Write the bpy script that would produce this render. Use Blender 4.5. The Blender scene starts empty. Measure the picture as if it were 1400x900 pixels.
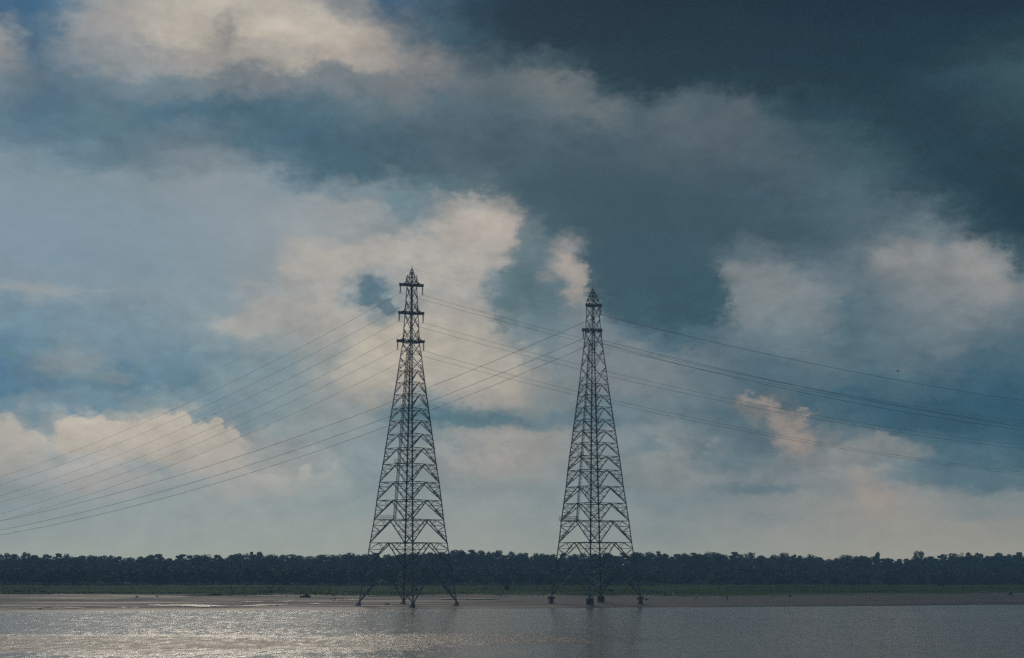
import bpy, math, random
import numpy as np
from mathutils import Vector

scene = bpy.context.scene
COL = scene.collection
R = math.radians

# ------------------------------------------------------------------ camera
CAM_H = 13.9
F = 1944.0                      # focal length in photo pixels (1400 px wide)
PITCH = math.atan(318.0 / F)
cd = bpy.data.cameras.new("camera")
cd.sensor_width = 36.0
cd.lens = F * 36.0 / 1400.0
cd.clip_start = 0.5
cd.clip_end = 20000.0
cam = bpy.data.objects.new("camera", cd)
cam.location = (0, 0, CAM_H)
cam.rotation_euler = (math.pi / 2 + PITCH, 0, 0)
COL.objects.link(cam)
scene.camera = cam
CP, SP = math.cos(PITCH), math.sin(PITCH)


def ray(px, py):
    """slope right and slope up, per metre of ground distance, of a sight line"""
    v = 450.0 - py
    Y = F * CP - v * SP
    return (px - 700.0) / Y, (F * SP + v * CP) / Y


def at(px, py, D):
    a, b = ray(px, py)
    return Vector((a * D, D, CAM_H + b * D))


# ------------------------------------------------------------------ view and render
scene.view_settings.view_transform = 'Standard'
scene.view_settings.look = 'None'
scene.view_settings.exposure = 0.0
scene.view_settings.gamma = 1.0
scene.view_settings.use_curve_mapping = False
scene.render.engine = 'CYCLES'
try:
    scene.cycles.use_denoising = False
    scene.cycles.max_bounces = 5
    scene.cycles.volume_bounces = 0
    scene.cycles.caustics_reflective = False
    scene.cycles.caustics_refractive = False
except Exception:
    pass
scene.render.filter_size = 1.5

# ------------------------------------------------------------------ sun
SUN_EL, SUN_AZ = R(28), R(-13)          # ahead, above the bright cloud at the upper left
sd = bpy.data.lights.new("sun", 'SUN')
sd.energy = 0.7
sd.angle = R(14)
sd.color = (1.0, 0.86, 0.69)
sun = bpy.data.objects.new("sun", sd)
sun.location = (-150, 400, 400)
sdir = Vector((math.sin(SUN_AZ) * math.cos(SUN_EL), math.cos(SUN_AZ) * math.cos(SUN_EL), math.sin(SUN_EL)))
sun.rotation_euler = (-sdir).to_track_quat('-Z', 'Y').to_euler()
COL.objects.link(sun)


def lin(c):
    c = c / 255.0
    return c / 12.92 if c <= 0.04045 else ((c + 0.055) / 1.055) ** 2.4


# ------------------------------------------------------------------ sky: clear-air sky behind layers of cloud
SKY_STRENGTH = 0.1
# each line: height in the cloud deck (photo row), then cloud colours from left to right
DECK = [
 (-1400, [(-700, 112, 122, 129), (700, 104, 114, 121), (2100, 92, 104, 112)]),
 (-420, [(-700, 130, 136, 140), (0, 132, 138, 142), (300, 158, 156, 150), (600, 110, 120, 127), (900, 61, 80, 92), (1400, 59, 78, 89), (2100, 80, 96, 105)]),
 (-60, [(-600, 120, 132, 140), (0, 71, 102, 127), (100, 104, 128, 147), (180, 168, 164, 158), (300, 186, 180, 169), (420, 172, 168, 160), (500, 120, 130, 138), (560, 65, 94, 116), (640, 47, 68, 83), (750, 44, 61, 73), (1400, 44, 60, 72), (2000, 69, 88, 98)]),
 (0, [(-600, 116, 132, 141), (0, 69, 101, 126), (50, 61, 98, 127), (90, 84, 114, 137), (130, 145, 149, 151), (200, 168, 164, 157), (300, 188, 182, 170), (350, 172, 167, 159), (410, 175, 170, 162), (450, 128, 135, 140), (490, 128, 135, 140), (525, 67, 97, 120), (600, 67, 92, 109), (650, 48, 70, 86), (700, 44, 62, 74), (900, 44, 60, 71), (1400, 45, 61, 73), (2000, 69, 88, 98)]),
 (50, [(-600, 122, 136, 144), (0, 150, 152, 152), (45, 75, 106, 131), (70, 90, 116, 135), (100, 135, 142, 147), (150, 150, 150, 150), (200, 165, 162, 156), (250, 178, 172, 162), (290, 180, 174, 163), (315, 142, 143, 142), (345, 188, 181, 168), (400, 188, 180, 167), (450, 181, 173, 162), (500, 166, 160, 152), (545, 122, 127, 131), (600, 69, 93, 107), (650, 57, 80, 93), (700, 47, 66, 78), (800, 45, 62, 73), (1300, 46, 64, 75), (1400, 49, 68, 78), (2000, 73, 92, 102)]),
 (84, [(-600, 120, 135, 144), (0, 135, 142, 148), (60, 92, 117, 134), (120, 128, 138, 145), (200, 138, 144, 147), (260, 152, 152, 151), (320, 160, 157, 152), (400, 166, 161, 153), (460, 165, 159, 151), (520, 150, 147, 143), (580, 124, 127, 129), (640, 84, 101, 111), (700, 61, 82, 93), (740, 78, 96, 105), (770, 61, 82, 92), (820, 47, 67, 78), (1000, 45, 63, 75), (1250, 45, 64, 75), (1400, 55, 77, 86), (2000, 76, 94, 103)]),
 (110, [(-600, 116, 134, 144), (0, 110, 128, 140), (70, 92, 117, 134), (150, 102, 123, 136), (250, 112, 128, 137), (350, 120, 128, 134), (450, 112, 122, 128), (550, 114, 120, 125), (620, 98, 108, 116), (690, 92, 106, 113), (745, 112, 118, 121), (785, 98, 108, 114), (815, 61, 82, 92), (900, 45, 65, 76), (1000, 48, 69, 79), (1100, 46, 64, 75), (1200, 45, 64, 75), (1300, 52, 75, 86), (1400, 62, 85, 94), (2000, 80, 97, 105)]),
 (150, [(-600, 112, 133, 146), (0, 97, 125, 140), (70, 84, 115, 136), (150, 91, 118, 130), (220, 77, 109, 127), (330, 72, 103, 121), (420, 74, 104, 120), (470, 84, 108, 120), (560, 97, 112, 120), (600, 81, 102, 114), (700, 84, 102, 112), (760, 99, 111, 118), (815, 105, 114, 118), (860, 90, 105, 113), (880, 76, 95, 105), (920, 92, 106, 114), (970, 80, 96, 105), (1020, 90, 102, 110), (1055, 65, 87, 97), (1100, 53, 76, 87), (1200, 47, 68, 79), (1300, 47, 66, 78), (1400, 57, 80, 89), (2000, 80, 97, 105)]),
 (185, [(-600, 114, 136, 149), (0, 100, 128, 145), (60, 96, 124, 142), (110, 88, 117, 133), (180, 89, 116, 129), (260, 100, 121, 134), (350, 77, 107, 123), (440, 68, 99, 117), (520, 73, 100, 115), (600, 79, 100, 112), (700, 78, 97, 109), (800, 80, 98, 108), (900, 86, 101, 111), (1000, 87, 100, 109), (1050, 82, 98, 107), (1110, 65, 87, 97), (1180, 57, 81, 91), (1240, 48, 71, 82), (1300, 46, 67, 78), (1400, 50, 72, 82), (2000, 78, 96, 104)]),
 (215, [(-600, 118, 140, 153), (0, 127, 146, 158), (60, 118, 141, 153), (110, 104, 130, 145), (180, 94, 121, 134), (250, 117, 132, 142), (320, 118, 133, 142), (380, 86, 113, 128), (440, 70, 101, 117), (520, 72, 100, 114), (600, 78, 99, 111), (700, 74, 95, 106), (800, 73, 93, 103), (900, 79, 96, 106), (1000, 83, 98, 107), (1100, 79, 97, 107), (1150, 68, 90, 101), (1200, 64, 89, 98), (1250, 51, 74, 85), (1310, 46, 68, 79), (1400, 46, 67, 78), (2000, 76, 94, 103)]),
 (255, [(-600, 120, 142, 155), (0, 130, 148, 160), (100, 126, 146, 156), (200, 127, 143, 152), (300, 137, 149, 156), (390, 130, 145, 154), (430, 104, 128, 141), (490, 128, 142, 149), (535, 112, 131, 140), (560, 86, 113, 124), (600, 88, 111, 121), (650, 90, 110, 120), (720, 71, 96, 107), (800, 68, 90, 101), (900, 66, 88, 99), (1000, 77, 95, 106), (1100, 78, 98, 109), (1200, 76, 99, 109), (1250, 61, 84, 95), (1310, 46, 69, 80), (1400, 44, 66, 77), (2000, 73, 92, 101)]),
 (280, [(-600, 120, 142, 156), (0, 129, 148, 161), (100, 127, 147, 159), (200, 129, 146, 156), (300, 137, 150, 158), (400, 138, 150, 157), (490, 146, 152, 154), (535, 110, 129, 138), (570, 112, 129, 137), (605, 148, 149, 147), (660, 162, 159, 154), (695, 138, 140, 140), (720, 78, 102, 113), (800, 68, 90, 100), (900, 65, 88, 98), (1000, 69, 91, 101), (1100, 75, 97, 107), (1200, 79, 100, 111), (1270, 84, 103, 113), (1310, 61, 84, 94), (1350, 47, 70, 81), (1400, 44, 66, 77), (2000, 73, 92, 101)]),
 (310, [(-600, 120, 142, 156), (0, 128, 148, 162), (100, 128, 148, 161), (200, 130, 148, 159), (300, 136, 151, 160), (400, 142, 153, 159), (480, 150, 155, 156), (530, 132, 143, 149), (570, 134, 143, 147), (610, 160, 158, 154), (655, 174, 167, 160), (690, 168, 160, 154), (710, 116, 126, 131), (745, 72, 97, 108), (800, 67, 90, 100), (900, 64, 87, 97), (1000, 65, 88, 98), (1100, 74, 97, 107), (1190, 84, 104, 114), (1250, 98, 114, 122), (1280, 108, 121, 127), (1320, 90, 107, 116), (1355, 55, 78, 88), (1400, 45, 68, 79), (2000, 76, 94, 103)]),
 (350, [(-600, 118, 142, 156), (0, 128, 148, 163), (100, 126, 147, 161), (200, 128, 148, 159), (300, 134, 150, 158), (370, 139, 151, 157), (400, 158, 160, 158), (450, 171, 168, 162), (520, 172, 168, 162), (600, 171, 167, 161), (650, 169, 165, 159), (690, 156, 154, 150), (712, 108, 124, 129), (742, 92, 114, 123), (775, 152, 149, 145), (795, 124, 131, 134), (820, 72, 95, 105), (900, 61, 86, 97), (960, 71, 95, 106), (1000, 92, 111, 120), (1050, 100, 115, 124), (1110, 79, 101, 112), (1160, 92, 110, 119), (1210, 124, 132, 136), (1250, 131, 136, 138), (1300, 119, 129, 134), (1350, 140, 142, 142), (1378, 106, 119, 126), (1400, 63, 86, 95), (2000, 84, 101, 109)]),
 (375, [(-600, 118, 142, 156), (0, 128, 148, 161), (100, 128, 148, 160), (200, 126, 146, 157), (300, 132, 149, 157), (370, 142, 152, 157), (400, 163, 163, 160), (480, 166, 164, 160), (505, 136, 146, 151), (540, 156, 158, 157), (600, 168, 165, 159), (650, 163, 161, 156), (675, 128, 139, 143), (705, 94, 116, 125), (735, 92, 114, 123), (765, 140, 142, 141), (792, 166, 158, 151), (808, 118, 128, 132), (830, 69, 93, 105), (900, 60, 86, 98), (970, 61, 87, 99), (985, 112, 123, 128), (1020, 122, 131, 135), (1060, 120, 130, 134), (1110, 100, 115, 124), (1170, 102, 117, 125), (1250, 128, 134, 137), (1300, 124, 132, 136), (1350, 145, 145, 143), (1380, 128, 134, 137), (1400, 96, 111, 119), (2000, 92, 108, 116)]),
 (400, [(-600, 116, 141, 155), (0, 136, 151, 160), (45, 146, 155, 158), (100, 128, 146, 157), (300, 131, 148, 156), (340, 150, 155, 156), (400, 154, 157, 156), (460, 166, 164, 159), (485, 128, 141, 147), (508, 86, 113, 128), (530, 98, 122, 134), (550, 146, 152, 153), (600, 163, 161, 156), (650, 158, 157, 153), (678, 108, 127, 134), (720, 90, 114, 124), (762, 100, 119, 128), (790, 158, 154, 149), (808, 128, 134, 137), (830, 69, 95, 107), (900, 59, 86, 98), (975, 61, 88, 101), (995, 80, 103, 113), (1015, 118, 130, 136), (1060, 130, 137, 139), (1110, 124, 133, 137), (1160, 96, 115, 125), (1220, 114, 126, 131), (1290, 128, 135, 138), (1360, 132, 137, 139), (1400, 122, 130, 135), (2000, 98, 113, 121)]),
 (430, [(-600, 112, 138, 153), (0, 116, 141, 155), (100, 118, 141, 154), (200, 120, 142, 153), (280, 134, 149, 156), (330, 156, 159, 157), (400, 156, 158, 156), (450, 172, 168, 161), (490, 168, 165, 159), (520, 128, 142, 148), (545, 140, 149, 151), (600, 166, 162, 155), (655, 160, 158, 153), (690, 108, 127, 134), (730, 100, 121, 130), (775, 112, 127, 133), (810, 118, 130, 136), (840, 84, 107, 119), (900, 63, 91, 104), (960, 61, 90, 102), (990, 65, 92, 104), (1012, 108, 124, 130), (1060, 120, 132, 137), (1105, 118, 130, 135), (1155, 88, 111, 122), (1210, 104, 121, 129), (1290, 120, 130, 135), (1360, 108, 122, 129), (1400, 104, 119, 127), (2000, 98, 114, 122)]),
 (465, [(-600, 104, 135, 152), (0, 98, 131, 151), (60, 106, 135, 151), (100, 116, 139, 150), (200, 114, 138, 150), (300, 126, 145, 152), (400, 146, 153, 153), (460, 160, 160, 155), (500, 176, 171, 160), (560, 178, 172, 160), (620, 166, 162, 154), (660, 156, 156, 151), (710, 116, 131, 137), (760, 110, 127, 134), (800, 124, 134, 139), (860, 98, 117, 127), (900, 90, 112, 124), (950, 77, 103, 116), (1005, 96, 115, 125), (1060, 106, 123, 131), (1100, 104, 122, 130), (1150, 88, 112, 122), (1210, 98, 117, 126), (1260, 106, 122, 130), (1310, 106, 121, 129), (1350, 92, 112, 122), (1400, 87, 109, 120), (2000, 92, 111, 120)]),
 (490, [(-600, 100, 133, 152), (0, 90, 126, 149), (45, 100, 130, 148), (78, 126, 141, 149), (105, 128, 142, 149), (150, 112, 135, 148), (230, 104, 132, 147), (300, 116, 140, 150), (400, 130, 147, 151), (450, 150, 155, 152), (495, 176, 171, 160), (550, 181, 174, 161), (610, 170, 165, 156), (660, 164, 160, 152), (710, 146, 148, 145), (760, 120, 134, 139), (800, 130, 139, 142), (850, 122, 133, 138), (910, 118, 130, 135), (960, 104, 120, 129), (1005, 94, 114, 124), (1050, 84, 107, 119), (1095, 98, 118, 126), (1200, 92, 114, 124), (1250, 98, 117, 126), (1320, 82, 107, 120), (1400, 77, 105, 118), (2000, 88, 109, 120)]),
 (525, [(-600, 100, 133, 152), (0, 88, 125, 148), (60, 94, 127, 146), (110, 104, 131, 145), (150, 84, 118, 138), (200, 98, 127, 143), (250, 96, 126, 142), (300, 124, 142, 148), (400, 130, 147, 151), (470, 156, 157, 152), (520, 172, 167, 157), (570, 172, 167, 157), (620, 158, 156, 150), (680, 160, 156, 149), (720, 152, 151, 146), (770, 126, 138, 141), (850, 124, 134, 139), (900, 118, 130, 135), (960, 102, 119, 128), (1000, 92, 113, 123), (1040, 82, 106, 118), (1100, 86, 110, 120), (1180, 80, 106, 118), (1250, 75, 103, 117), (1320, 65, 96, 112), (1400, 67, 98, 113), (2000, 84, 107, 118)]),
 (550, [(-600, 104, 135, 152), (0, 112, 140, 156), (50, 118, 140, 151), (100, 112, 137, 150), (150, 108, 135, 150), (185, 124, 143, 149), (215, 122, 142, 149), (260, 112, 137, 149), (330, 122, 143, 150), (420, 132, 147, 150), (500, 158, 158, 152), (545, 140, 148, 149), (600, 128, 140, 144), (650, 148, 149, 145), (700, 152, 149, 145), (750, 128, 138, 140), (800, 112, 130, 137), (850, 112, 129, 136), (910, 112, 127, 133), (980, 94, 114, 123), (1010, 112, 121, 124), (1035, 128, 128, 127), (1060, 98, 111, 118), (1090, 73, 101, 115), (1200, 65, 96, 113), (1300, 61, 93, 109), (1400, 59, 91, 107), (2000, 80, 105, 117)]),
 (575, [(-600, 112, 139, 153), (0, 154, 158, 158), (30, 150, 156, 157), (60, 120, 142, 151), (85, 132, 148, 154), (120, 156, 159, 157), (170, 150, 156, 156), (230, 164, 164, 159), (270, 148, 155, 155), (300, 140, 150, 153), (340, 124, 144, 150), (400, 136, 149, 151), (480, 142, 150, 150), (540, 124, 140, 146), (590, 92, 120, 132), (640, 94, 120, 132), (700, 98, 121, 131), (740, 106, 126, 134), (800, 100, 122, 133), (850, 106, 126, 134), (900, 110, 126, 133), (980, 88, 111, 121), (1035, 92, 112, 121), (1060, 142, 137, 132), (1085, 108, 117, 122), (1120, 82, 106, 118), (1180, 73, 101, 115), (1250, 63, 94, 110), (1400, 59, 91, 107), (2000, 80, 105, 117)]),
 (600, [(-600, 120, 143, 153), (0, 168, 167, 162), (45, 168, 167, 162), (75, 136, 150, 155), (95, 168, 165, 160), (150, 176, 171, 164), (250, 182, 175, 165), (300, 178, 173, 164), (328, 162, 162, 157), (365, 134, 148, 152), (400, 142, 151, 152), (500, 134, 147, 150), (560, 120, 138, 144), (620, 128, 140, 145), (680, 148, 149, 146), (720, 150, 150, 146), (800, 132, 141, 143), (880, 116, 131, 137), (920, 124, 134, 138), (980, 98, 117, 125), (1040, 92, 112, 121), (1065, 138, 135, 132), (1090, 148, 141, 136), (1115, 112, 121, 125), (1150, 96, 115, 124), (1200, 112, 123, 127), (1250, 84, 108, 120), (1300, 71, 100, 115), (1400, 63, 95, 111), (2000, 84, 108, 119)]),
 (630, [(-600, 126, 146, 154), (0, 160, 162, 159), (60, 156, 160, 158), (110, 150, 157, 158), (150, 166, 165, 161), (200, 148, 157, 158), (260, 172, 168, 161), (320, 176, 171, 162), (350, 150, 155, 154), (400, 148, 154, 153), (440, 142, 151, 152), (500, 130, 146, 150), (560, 134, 147, 149), (620, 146, 150, 149), (680, 154, 152, 148), (740, 146, 148, 145), (800, 124, 137, 141), (860, 120, 134, 139), (910, 132, 139, 140), (1000, 116, 128, 134), (1060, 112, 124, 129), (1100, 122, 129, 132), (1180, 130, 134, 135), (1230, 104, 121, 130), (1280, 82, 108, 121), (1400, 71, 101, 115), (2000, 90, 113, 122)]),
 (660, [(-600, 132, 149, 155), (0, 146, 154, 155), (60, 152, 157, 157), (120, 164, 164, 160), (170, 160, 162, 159), (220, 146, 155, 156), (310, 152, 157, 156), (370, 162, 162, 156), (430, 148, 155, 153), (500, 134, 148, 150), (560, 136, 148, 149), (640, 140, 149, 149), (720, 136, 145, 145), (800, 124, 138, 142), (870, 126, 138, 141), (940, 134, 141, 141), (1010, 120, 132, 136), (1080, 126, 134, 137), (1150, 130, 135, 136), (1190, 144, 142, 138), (1240, 116, 128, 133), (1290, 88, 113, 124), (1400, 92, 116, 125), (2000, 102, 121, 128)]),
 (690, [(-600, 136, 151, 155), (0, 140, 153, 156), (150, 142, 154, 155), (300, 146, 155, 154), (400, 142, 153, 153), (500, 137, 150, 150), (600, 141, 150, 149), (700, 139, 148, 147), (800, 128, 141, 143), (900, 122, 136, 140), (980, 116, 131, 137), (1060, 128, 136, 138), (1130, 136, 140, 139), (1195, 152, 145, 138), (1250, 138, 140, 138), (1320, 122, 134, 137), (1400, 128, 137, 138), (2000, 122, 134, 138)]),
 (720, [(-600, 140, 153, 154), (0, 143, 155, 155), (200, 144, 155, 154), (400, 144, 154, 152), (600, 144, 151, 149), (800, 134, 144, 144), (900, 128, 140, 142), (1000, 132, 140, 140), (1100, 140, 143, 140), (1250, 144, 144, 139), (1400, 140, 142, 138), (2000, 132, 139, 139)]),
 (768, [(-600, 146, 156, 152), (0, 151, 159, 154), (400, 150, 158, 153), (800, 142, 150, 146), (1000, 138, 146, 142), (1150, 145, 148, 142), (1400, 148, 149, 142), (2000, 140, 145, 141)]),
]

# the river haze between the camera and the sky: its density, half-extent and top, and the light it adds per deck row
HAZE_DENSITY, HAZE_TOP, HAZE_FAR = 0.00044, 130.0, 2360.0
AIRLIGHT = {0: (0.0183, 0.0240, 0.0284), 50: (0.0176, 0.0231, 0.0277), 84: (0.0165, 0.0224, 0.0277), 110: (0.0159, 0.0213, 0.0271), 150: (0.0150, 0.0204, 0.0265), 185: (0.0141, 0.0196, 0.0261), 215: (0.0142, 0.0200, 0.0270), 255: (0.0144, 0.0209, 0.0287), 280: (0.0165, 0.0233, 0.0313), 310: (0.0170, 0.0247, 0.0329), 350: (0.0157, 0.0244, 0.0326), 375: (0.0140, 0.0239, 0.0323), 400: (0.0154, 0.0249, 0.0334), 430: (0.0209, 0.0302, 0.0390), 465: (0.0237, 0.0335, 0.0431), 490: (0.0251, 0.0372, 0.0482), 525: (0.0255, 0.0395, 0.0523), 550: (0.0277, 0.0432, 0.0577), 575: (0.0302, 0.0468, 0.0629), 600: (0.0328, 0.0507, 0.0684), 630: (0.0309, 0.0516, 0.0727), 660: (0.0312, 0.0544, 0.0780), 690: (0.0282, 0.0541, 0.0807), 720: (0.0226, 0.0500, 0.0809), 768: (0.0171, 0.0456, 0.0794)}


def through_air(py):
    b = ray(700, min(740, max(py, -60)))[1]
    L = min((HAZE_TOP - CAM_H) / b * math.sqrt(1 + b * b), HAZE_FAR)
    return math.exp(-HAZE_DENSITY * L)


def behind_air(rgb, py):
    """cloud radiance that shows as rgb once seen through the haze"""
    T = through_air(py)
    A = AIRLIGHT.get(py, AIRLIGHT.get(0, (0, 0, 0)))
    return tuple(max((lin(c) - a) / (0.94 * T), 0.2 * lin(c)) for c, a in zip(rgb, A))


# heaps of bright cumulus: colour, opacity, edge softness, rows between which they melt away, puffs (x, row, width, height)
PUFFS = [
 # dark lobes of the storm cloud and ragged blue-grey scraps
 ((60, 87, 99), 0.85, 0.28, (900, 950), [(930, 396, 60, 44), (880, 372, 90, 58), (963, 404, 34, 34), (858, 416, 44, 24)]),
 ((87, 112, 119), 0.65, 0.40, (900, 950), [(712, 383, 28, 18), (698, 408, 18, 24), (745, 408, 30, 22), (690, 440, 14, 14)]),
 ((97, 123, 133), 0.60, 0.45, (900, 950), [(545, 276, 14, 16), (560, 292, 16, 10)]),
 ((97, 129, 141), 0.55, 0.55, (900, 950), [(138, 520, 44, 11), (10, 482, 24, 8), (245, 515, 26, 14)]),
 ((87, 117, 127), 0.60, 0.55, (900, 950), [(655, 572, 74, 13), (560, 565, 40, 10)]),
 ((85, 111, 121), 0.50, 0.65, (900, 950), [(1290, 650, 80, 10), (1390, 655, 60, 14), (985, 632, 50, 12), (1040, 668, 60, 6), (900, 610, 26, 8)]),
 ((64, 86, 99), 0.50, 0.60, (900, 950), [(800, 258, 110, 46), (900, 292, 120, 56), (1010, 262, 90, 36), (830, 200, 60, 20)]),
 # pale heaps and streaks
 ((166, 164, 158), 0.50, 0.40, (455, 492), [(360, 420, 24, 16), (400, 426, 30, 20), (445, 421, 30, 22), (468, 440, 25, 24), (330, 446, 40, 13)]),
 ((171, 168, 162), 0.55, 0.42, (390, 425), [(410, 365, 28, 13), (460, 361, 45, 19), (520, 355, 40, 20), (562, 342, 40, 20)]),
 ((181, 174, 161), 0.50, 0.32, (535, 575), [(520, 482, 38, 34), (488, 507, 30, 26), (552, 470, 40, 30), (600, 480, 60, 44), (650, 490, 50, 44), (690, 512, 28, 28)]),
 ((147, 155, 157), 0.55, 0.55, (400, 412), [(40, 391, 40, 5), (76, 396, 30, 4), (112, 402, 40, 4)]),
 ((127, 141, 146), 0.55, 0.42, (522, 540), [(90, 489, 17, 15), (115, 503, 25, 13), (150, 518, 30, 9)]),
 ((144, 145, 143), 0.45, 0.50, (400, 470), [(1220, 356, 30, 20), (1250, 346, 36, 18), (1340, 352, 34, 22), (1364, 372, 20, 30), (1300, 361, 40, 18)]),
 ((126, 134, 136), 0.48, 0.46, (440, 490), [(1010, 386, 20, 20), (1040, 379, 28, 24), (1075, 391, 34, 26), (1022, 420, 22, 30)]),
 ((132, 136, 135), 0.60, 0.50, (640, 690), [(1180, 611, 30, 13), (1210, 603, 24, 11), (1232, 619, 40, 13)]),
 ((134, 141, 141), 0.50, 0.50, (690, 720), [(900, 640, 50, 13), (860, 655, 40, 9), (790, 628, 30, 10)]),
 ((160, 149, 139), 0.55, 0.70, (720, 740), [(1195, 680, 26, 12)]),
 ((142, 144, 139), 0.40, 0.75, (900, 950), [(1090, 692, 120, 11), (1330, 690, 90, 10)]),
 ((153, 152, 147), 0.45, 0.60, (635, 665), [(690, 602, 50, 15), (640, 597, 30, 9), (745, 610, 30, 11)]),
 ((158, 158, 156), 0.75, 0.35, (640, 680), [(140, 648, 30, 20), (110, 656, 42, 20), (160, 660, 18, 16)]),
 ((162, 162, 158), 0.65, 0.35, (665, 700), [(352, 664, 34, 17), (310, 676, 40, 15), (385, 672, 20, 13), (418, 645, 8, 10)]),
 ((184, 177, 166), 0.92, 0.22, (598, 650), [(100, 586, 22, 21), (130, 593, 28, 21), (160, 591, 24, 20), (193, 595, 22, 20), (222, 589, 24, 22), (247, 585, 21, 22), (272, 599, 22, 17), (294, 591, 12, 17), (312, 606, 19, 21), (250, 612, 78, 26), (130, 607, 58, 22)]),
 ((176, 172, 164), 0.85, 0.25, (615, 670), [(6, 592, 26, 22), (38, 613, 30, 21), (0, 628, 64, 28)]),
 ((162, 151, 142), 0.58, 0.80, (596, 640), [(1022, 546, 12, 5), (1040, 549, 12, 6), (1055, 558, 9, 9), (1063, 577, 10, 15), (1078, 594, 20, 16), (1100, 566, 12, 4), (1092, 580, 10, 9)]),
 ((170, 161, 152), 0.65, 0.45, (398, 420), [(772, 356, 12, 12), (788, 372, 14, 18), (795, 396, 10, 14)]),
 ((177, 170, 161), 0.60, 0.40, (335, 380), [(648, 303, 30, 15), (682, 318, 20, 22), (620, 317, 30, 20)]),
 ((83, 111, 123), 0.80, 0.38, (900, 950), [(507, 401, 16, 19), (527, 420, 13, 12)]),
]
VEILS = [(170, 305, 330, 105), (1080, 60, 420, 130), (860, 300, 170, 110)]

w = bpy.data.worlds.new("World")
scene.world = w
w.use_nodes = True
wt = w.node_tree
wt.nodes.clear()


class NT:
    """tiny helper round a node tree"""
    def __init__(s, tree):
        s.t = tree

    def n(s, kind, **kw):
        nd = s.t.nodes.new(kind)
        for k, v in kw.items():
            setattr(nd, k, v)
        return nd

    def put(s, sock, val):
        if isinstance(val, bpy.types.NodeSocket):
            s.t.links.new(val, sock)
        elif val is not None:
            sock.default_value = val

    def math(s, op, a, b=None, c=None, clamp=False):
        nd = s.n('ShaderNodeMath', operation=op, use_clamp=clamp)
        for i, x in enumerate((a, b, c)):
            s.put(nd.inputs[i], x)
        return nd.outputs[0]

    def vmath(s, op, a, b=None):
        nd = s.n('ShaderNodeVectorMath', operation=op)
        s.put(nd.inputs[0], a)
        if op == 'SCALE':
            s.put(nd.inputs['Scale'], b)
        elif b is not None:
            s.put(nd.inputs[1], b)
        return nd.outputs['Value'] if op in ('LENGTH', 'DOT_PRODUCT') else nd.outputs[0]

    def noise(s, vec, scale, detail=4, rough=0.5, col=False, dist=0.0):
        nd = s.n('ShaderNodeTexNoise')
        s.put(nd.inputs['Vector'], vec)
        nd.inputs['Scale'].default_value = scale
        nd.inputs['Detail'].default_value = detail
        nd.inputs['Roughness'].default_value = rough
        nd.inputs['Distortion'].default_value = dist
        return nd.outputs['Color' if col else 'Fac']

    def mix(s, fac, a, b, blend='MIX'):
        nd = s.n('ShaderNodeMix', data_type='RGBA', blend_type=blend)
        s.put(nd.inputs[0], fac)
        for i, x in ((6, a), (7, b)):
            if isinstance(x, tuple) and len(x) == 3:
                x = x + (1.0,)
            s.put(nd.inputs[i], x)
        return nd.outputs[2]

    def mapr(s, x, a, b, c=0.0, d=1.0, smooth=False):
        nd = s.n('ShaderNodeMapRange')
        if smooth:
            nd.interpolation_type = 'SMOOTHSTEP'
        s.put(nd.inputs[0], x)
        for i, v in enumerate((a, b, c, d)):
            s.put(nd.inputs[i + 1], v)
        return nd.outputs[0]

    def ramp(s, fac, stops, interp='LINEAR'):
        nd = s.n('ShaderNodeValToRGB')
        cr = nd.color_ramp
        cr.interpolation = interp
        while len(cr.elements) < len(stops):
            cr.elements.new(0.5)
        for e, (p, c) in zip(cr.elements, stops):
            e.position = 0.0
        for i, (p, c) in enumerate(stops):
            cr.elements[i].position = p
            cr.elements[i].color = (c[0], c[1], c[2], 1.0)
        s.put(nd.inputs[0], fac)
        return nd.outputs[0]

    def sep(s, v):
        nd = s.n('ShaderNodeSeparateXYZ')
        s.put(nd.inputs[0], v)
        return nd.outputs

    def comb(s, x, y, z):
        nd = s.n('ShaderNodeCombineXYZ')
        for i, v in enumerate((x, y, z)):
            s.put(nd.inputs[i], v)
        return nd.outputs[0]


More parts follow.
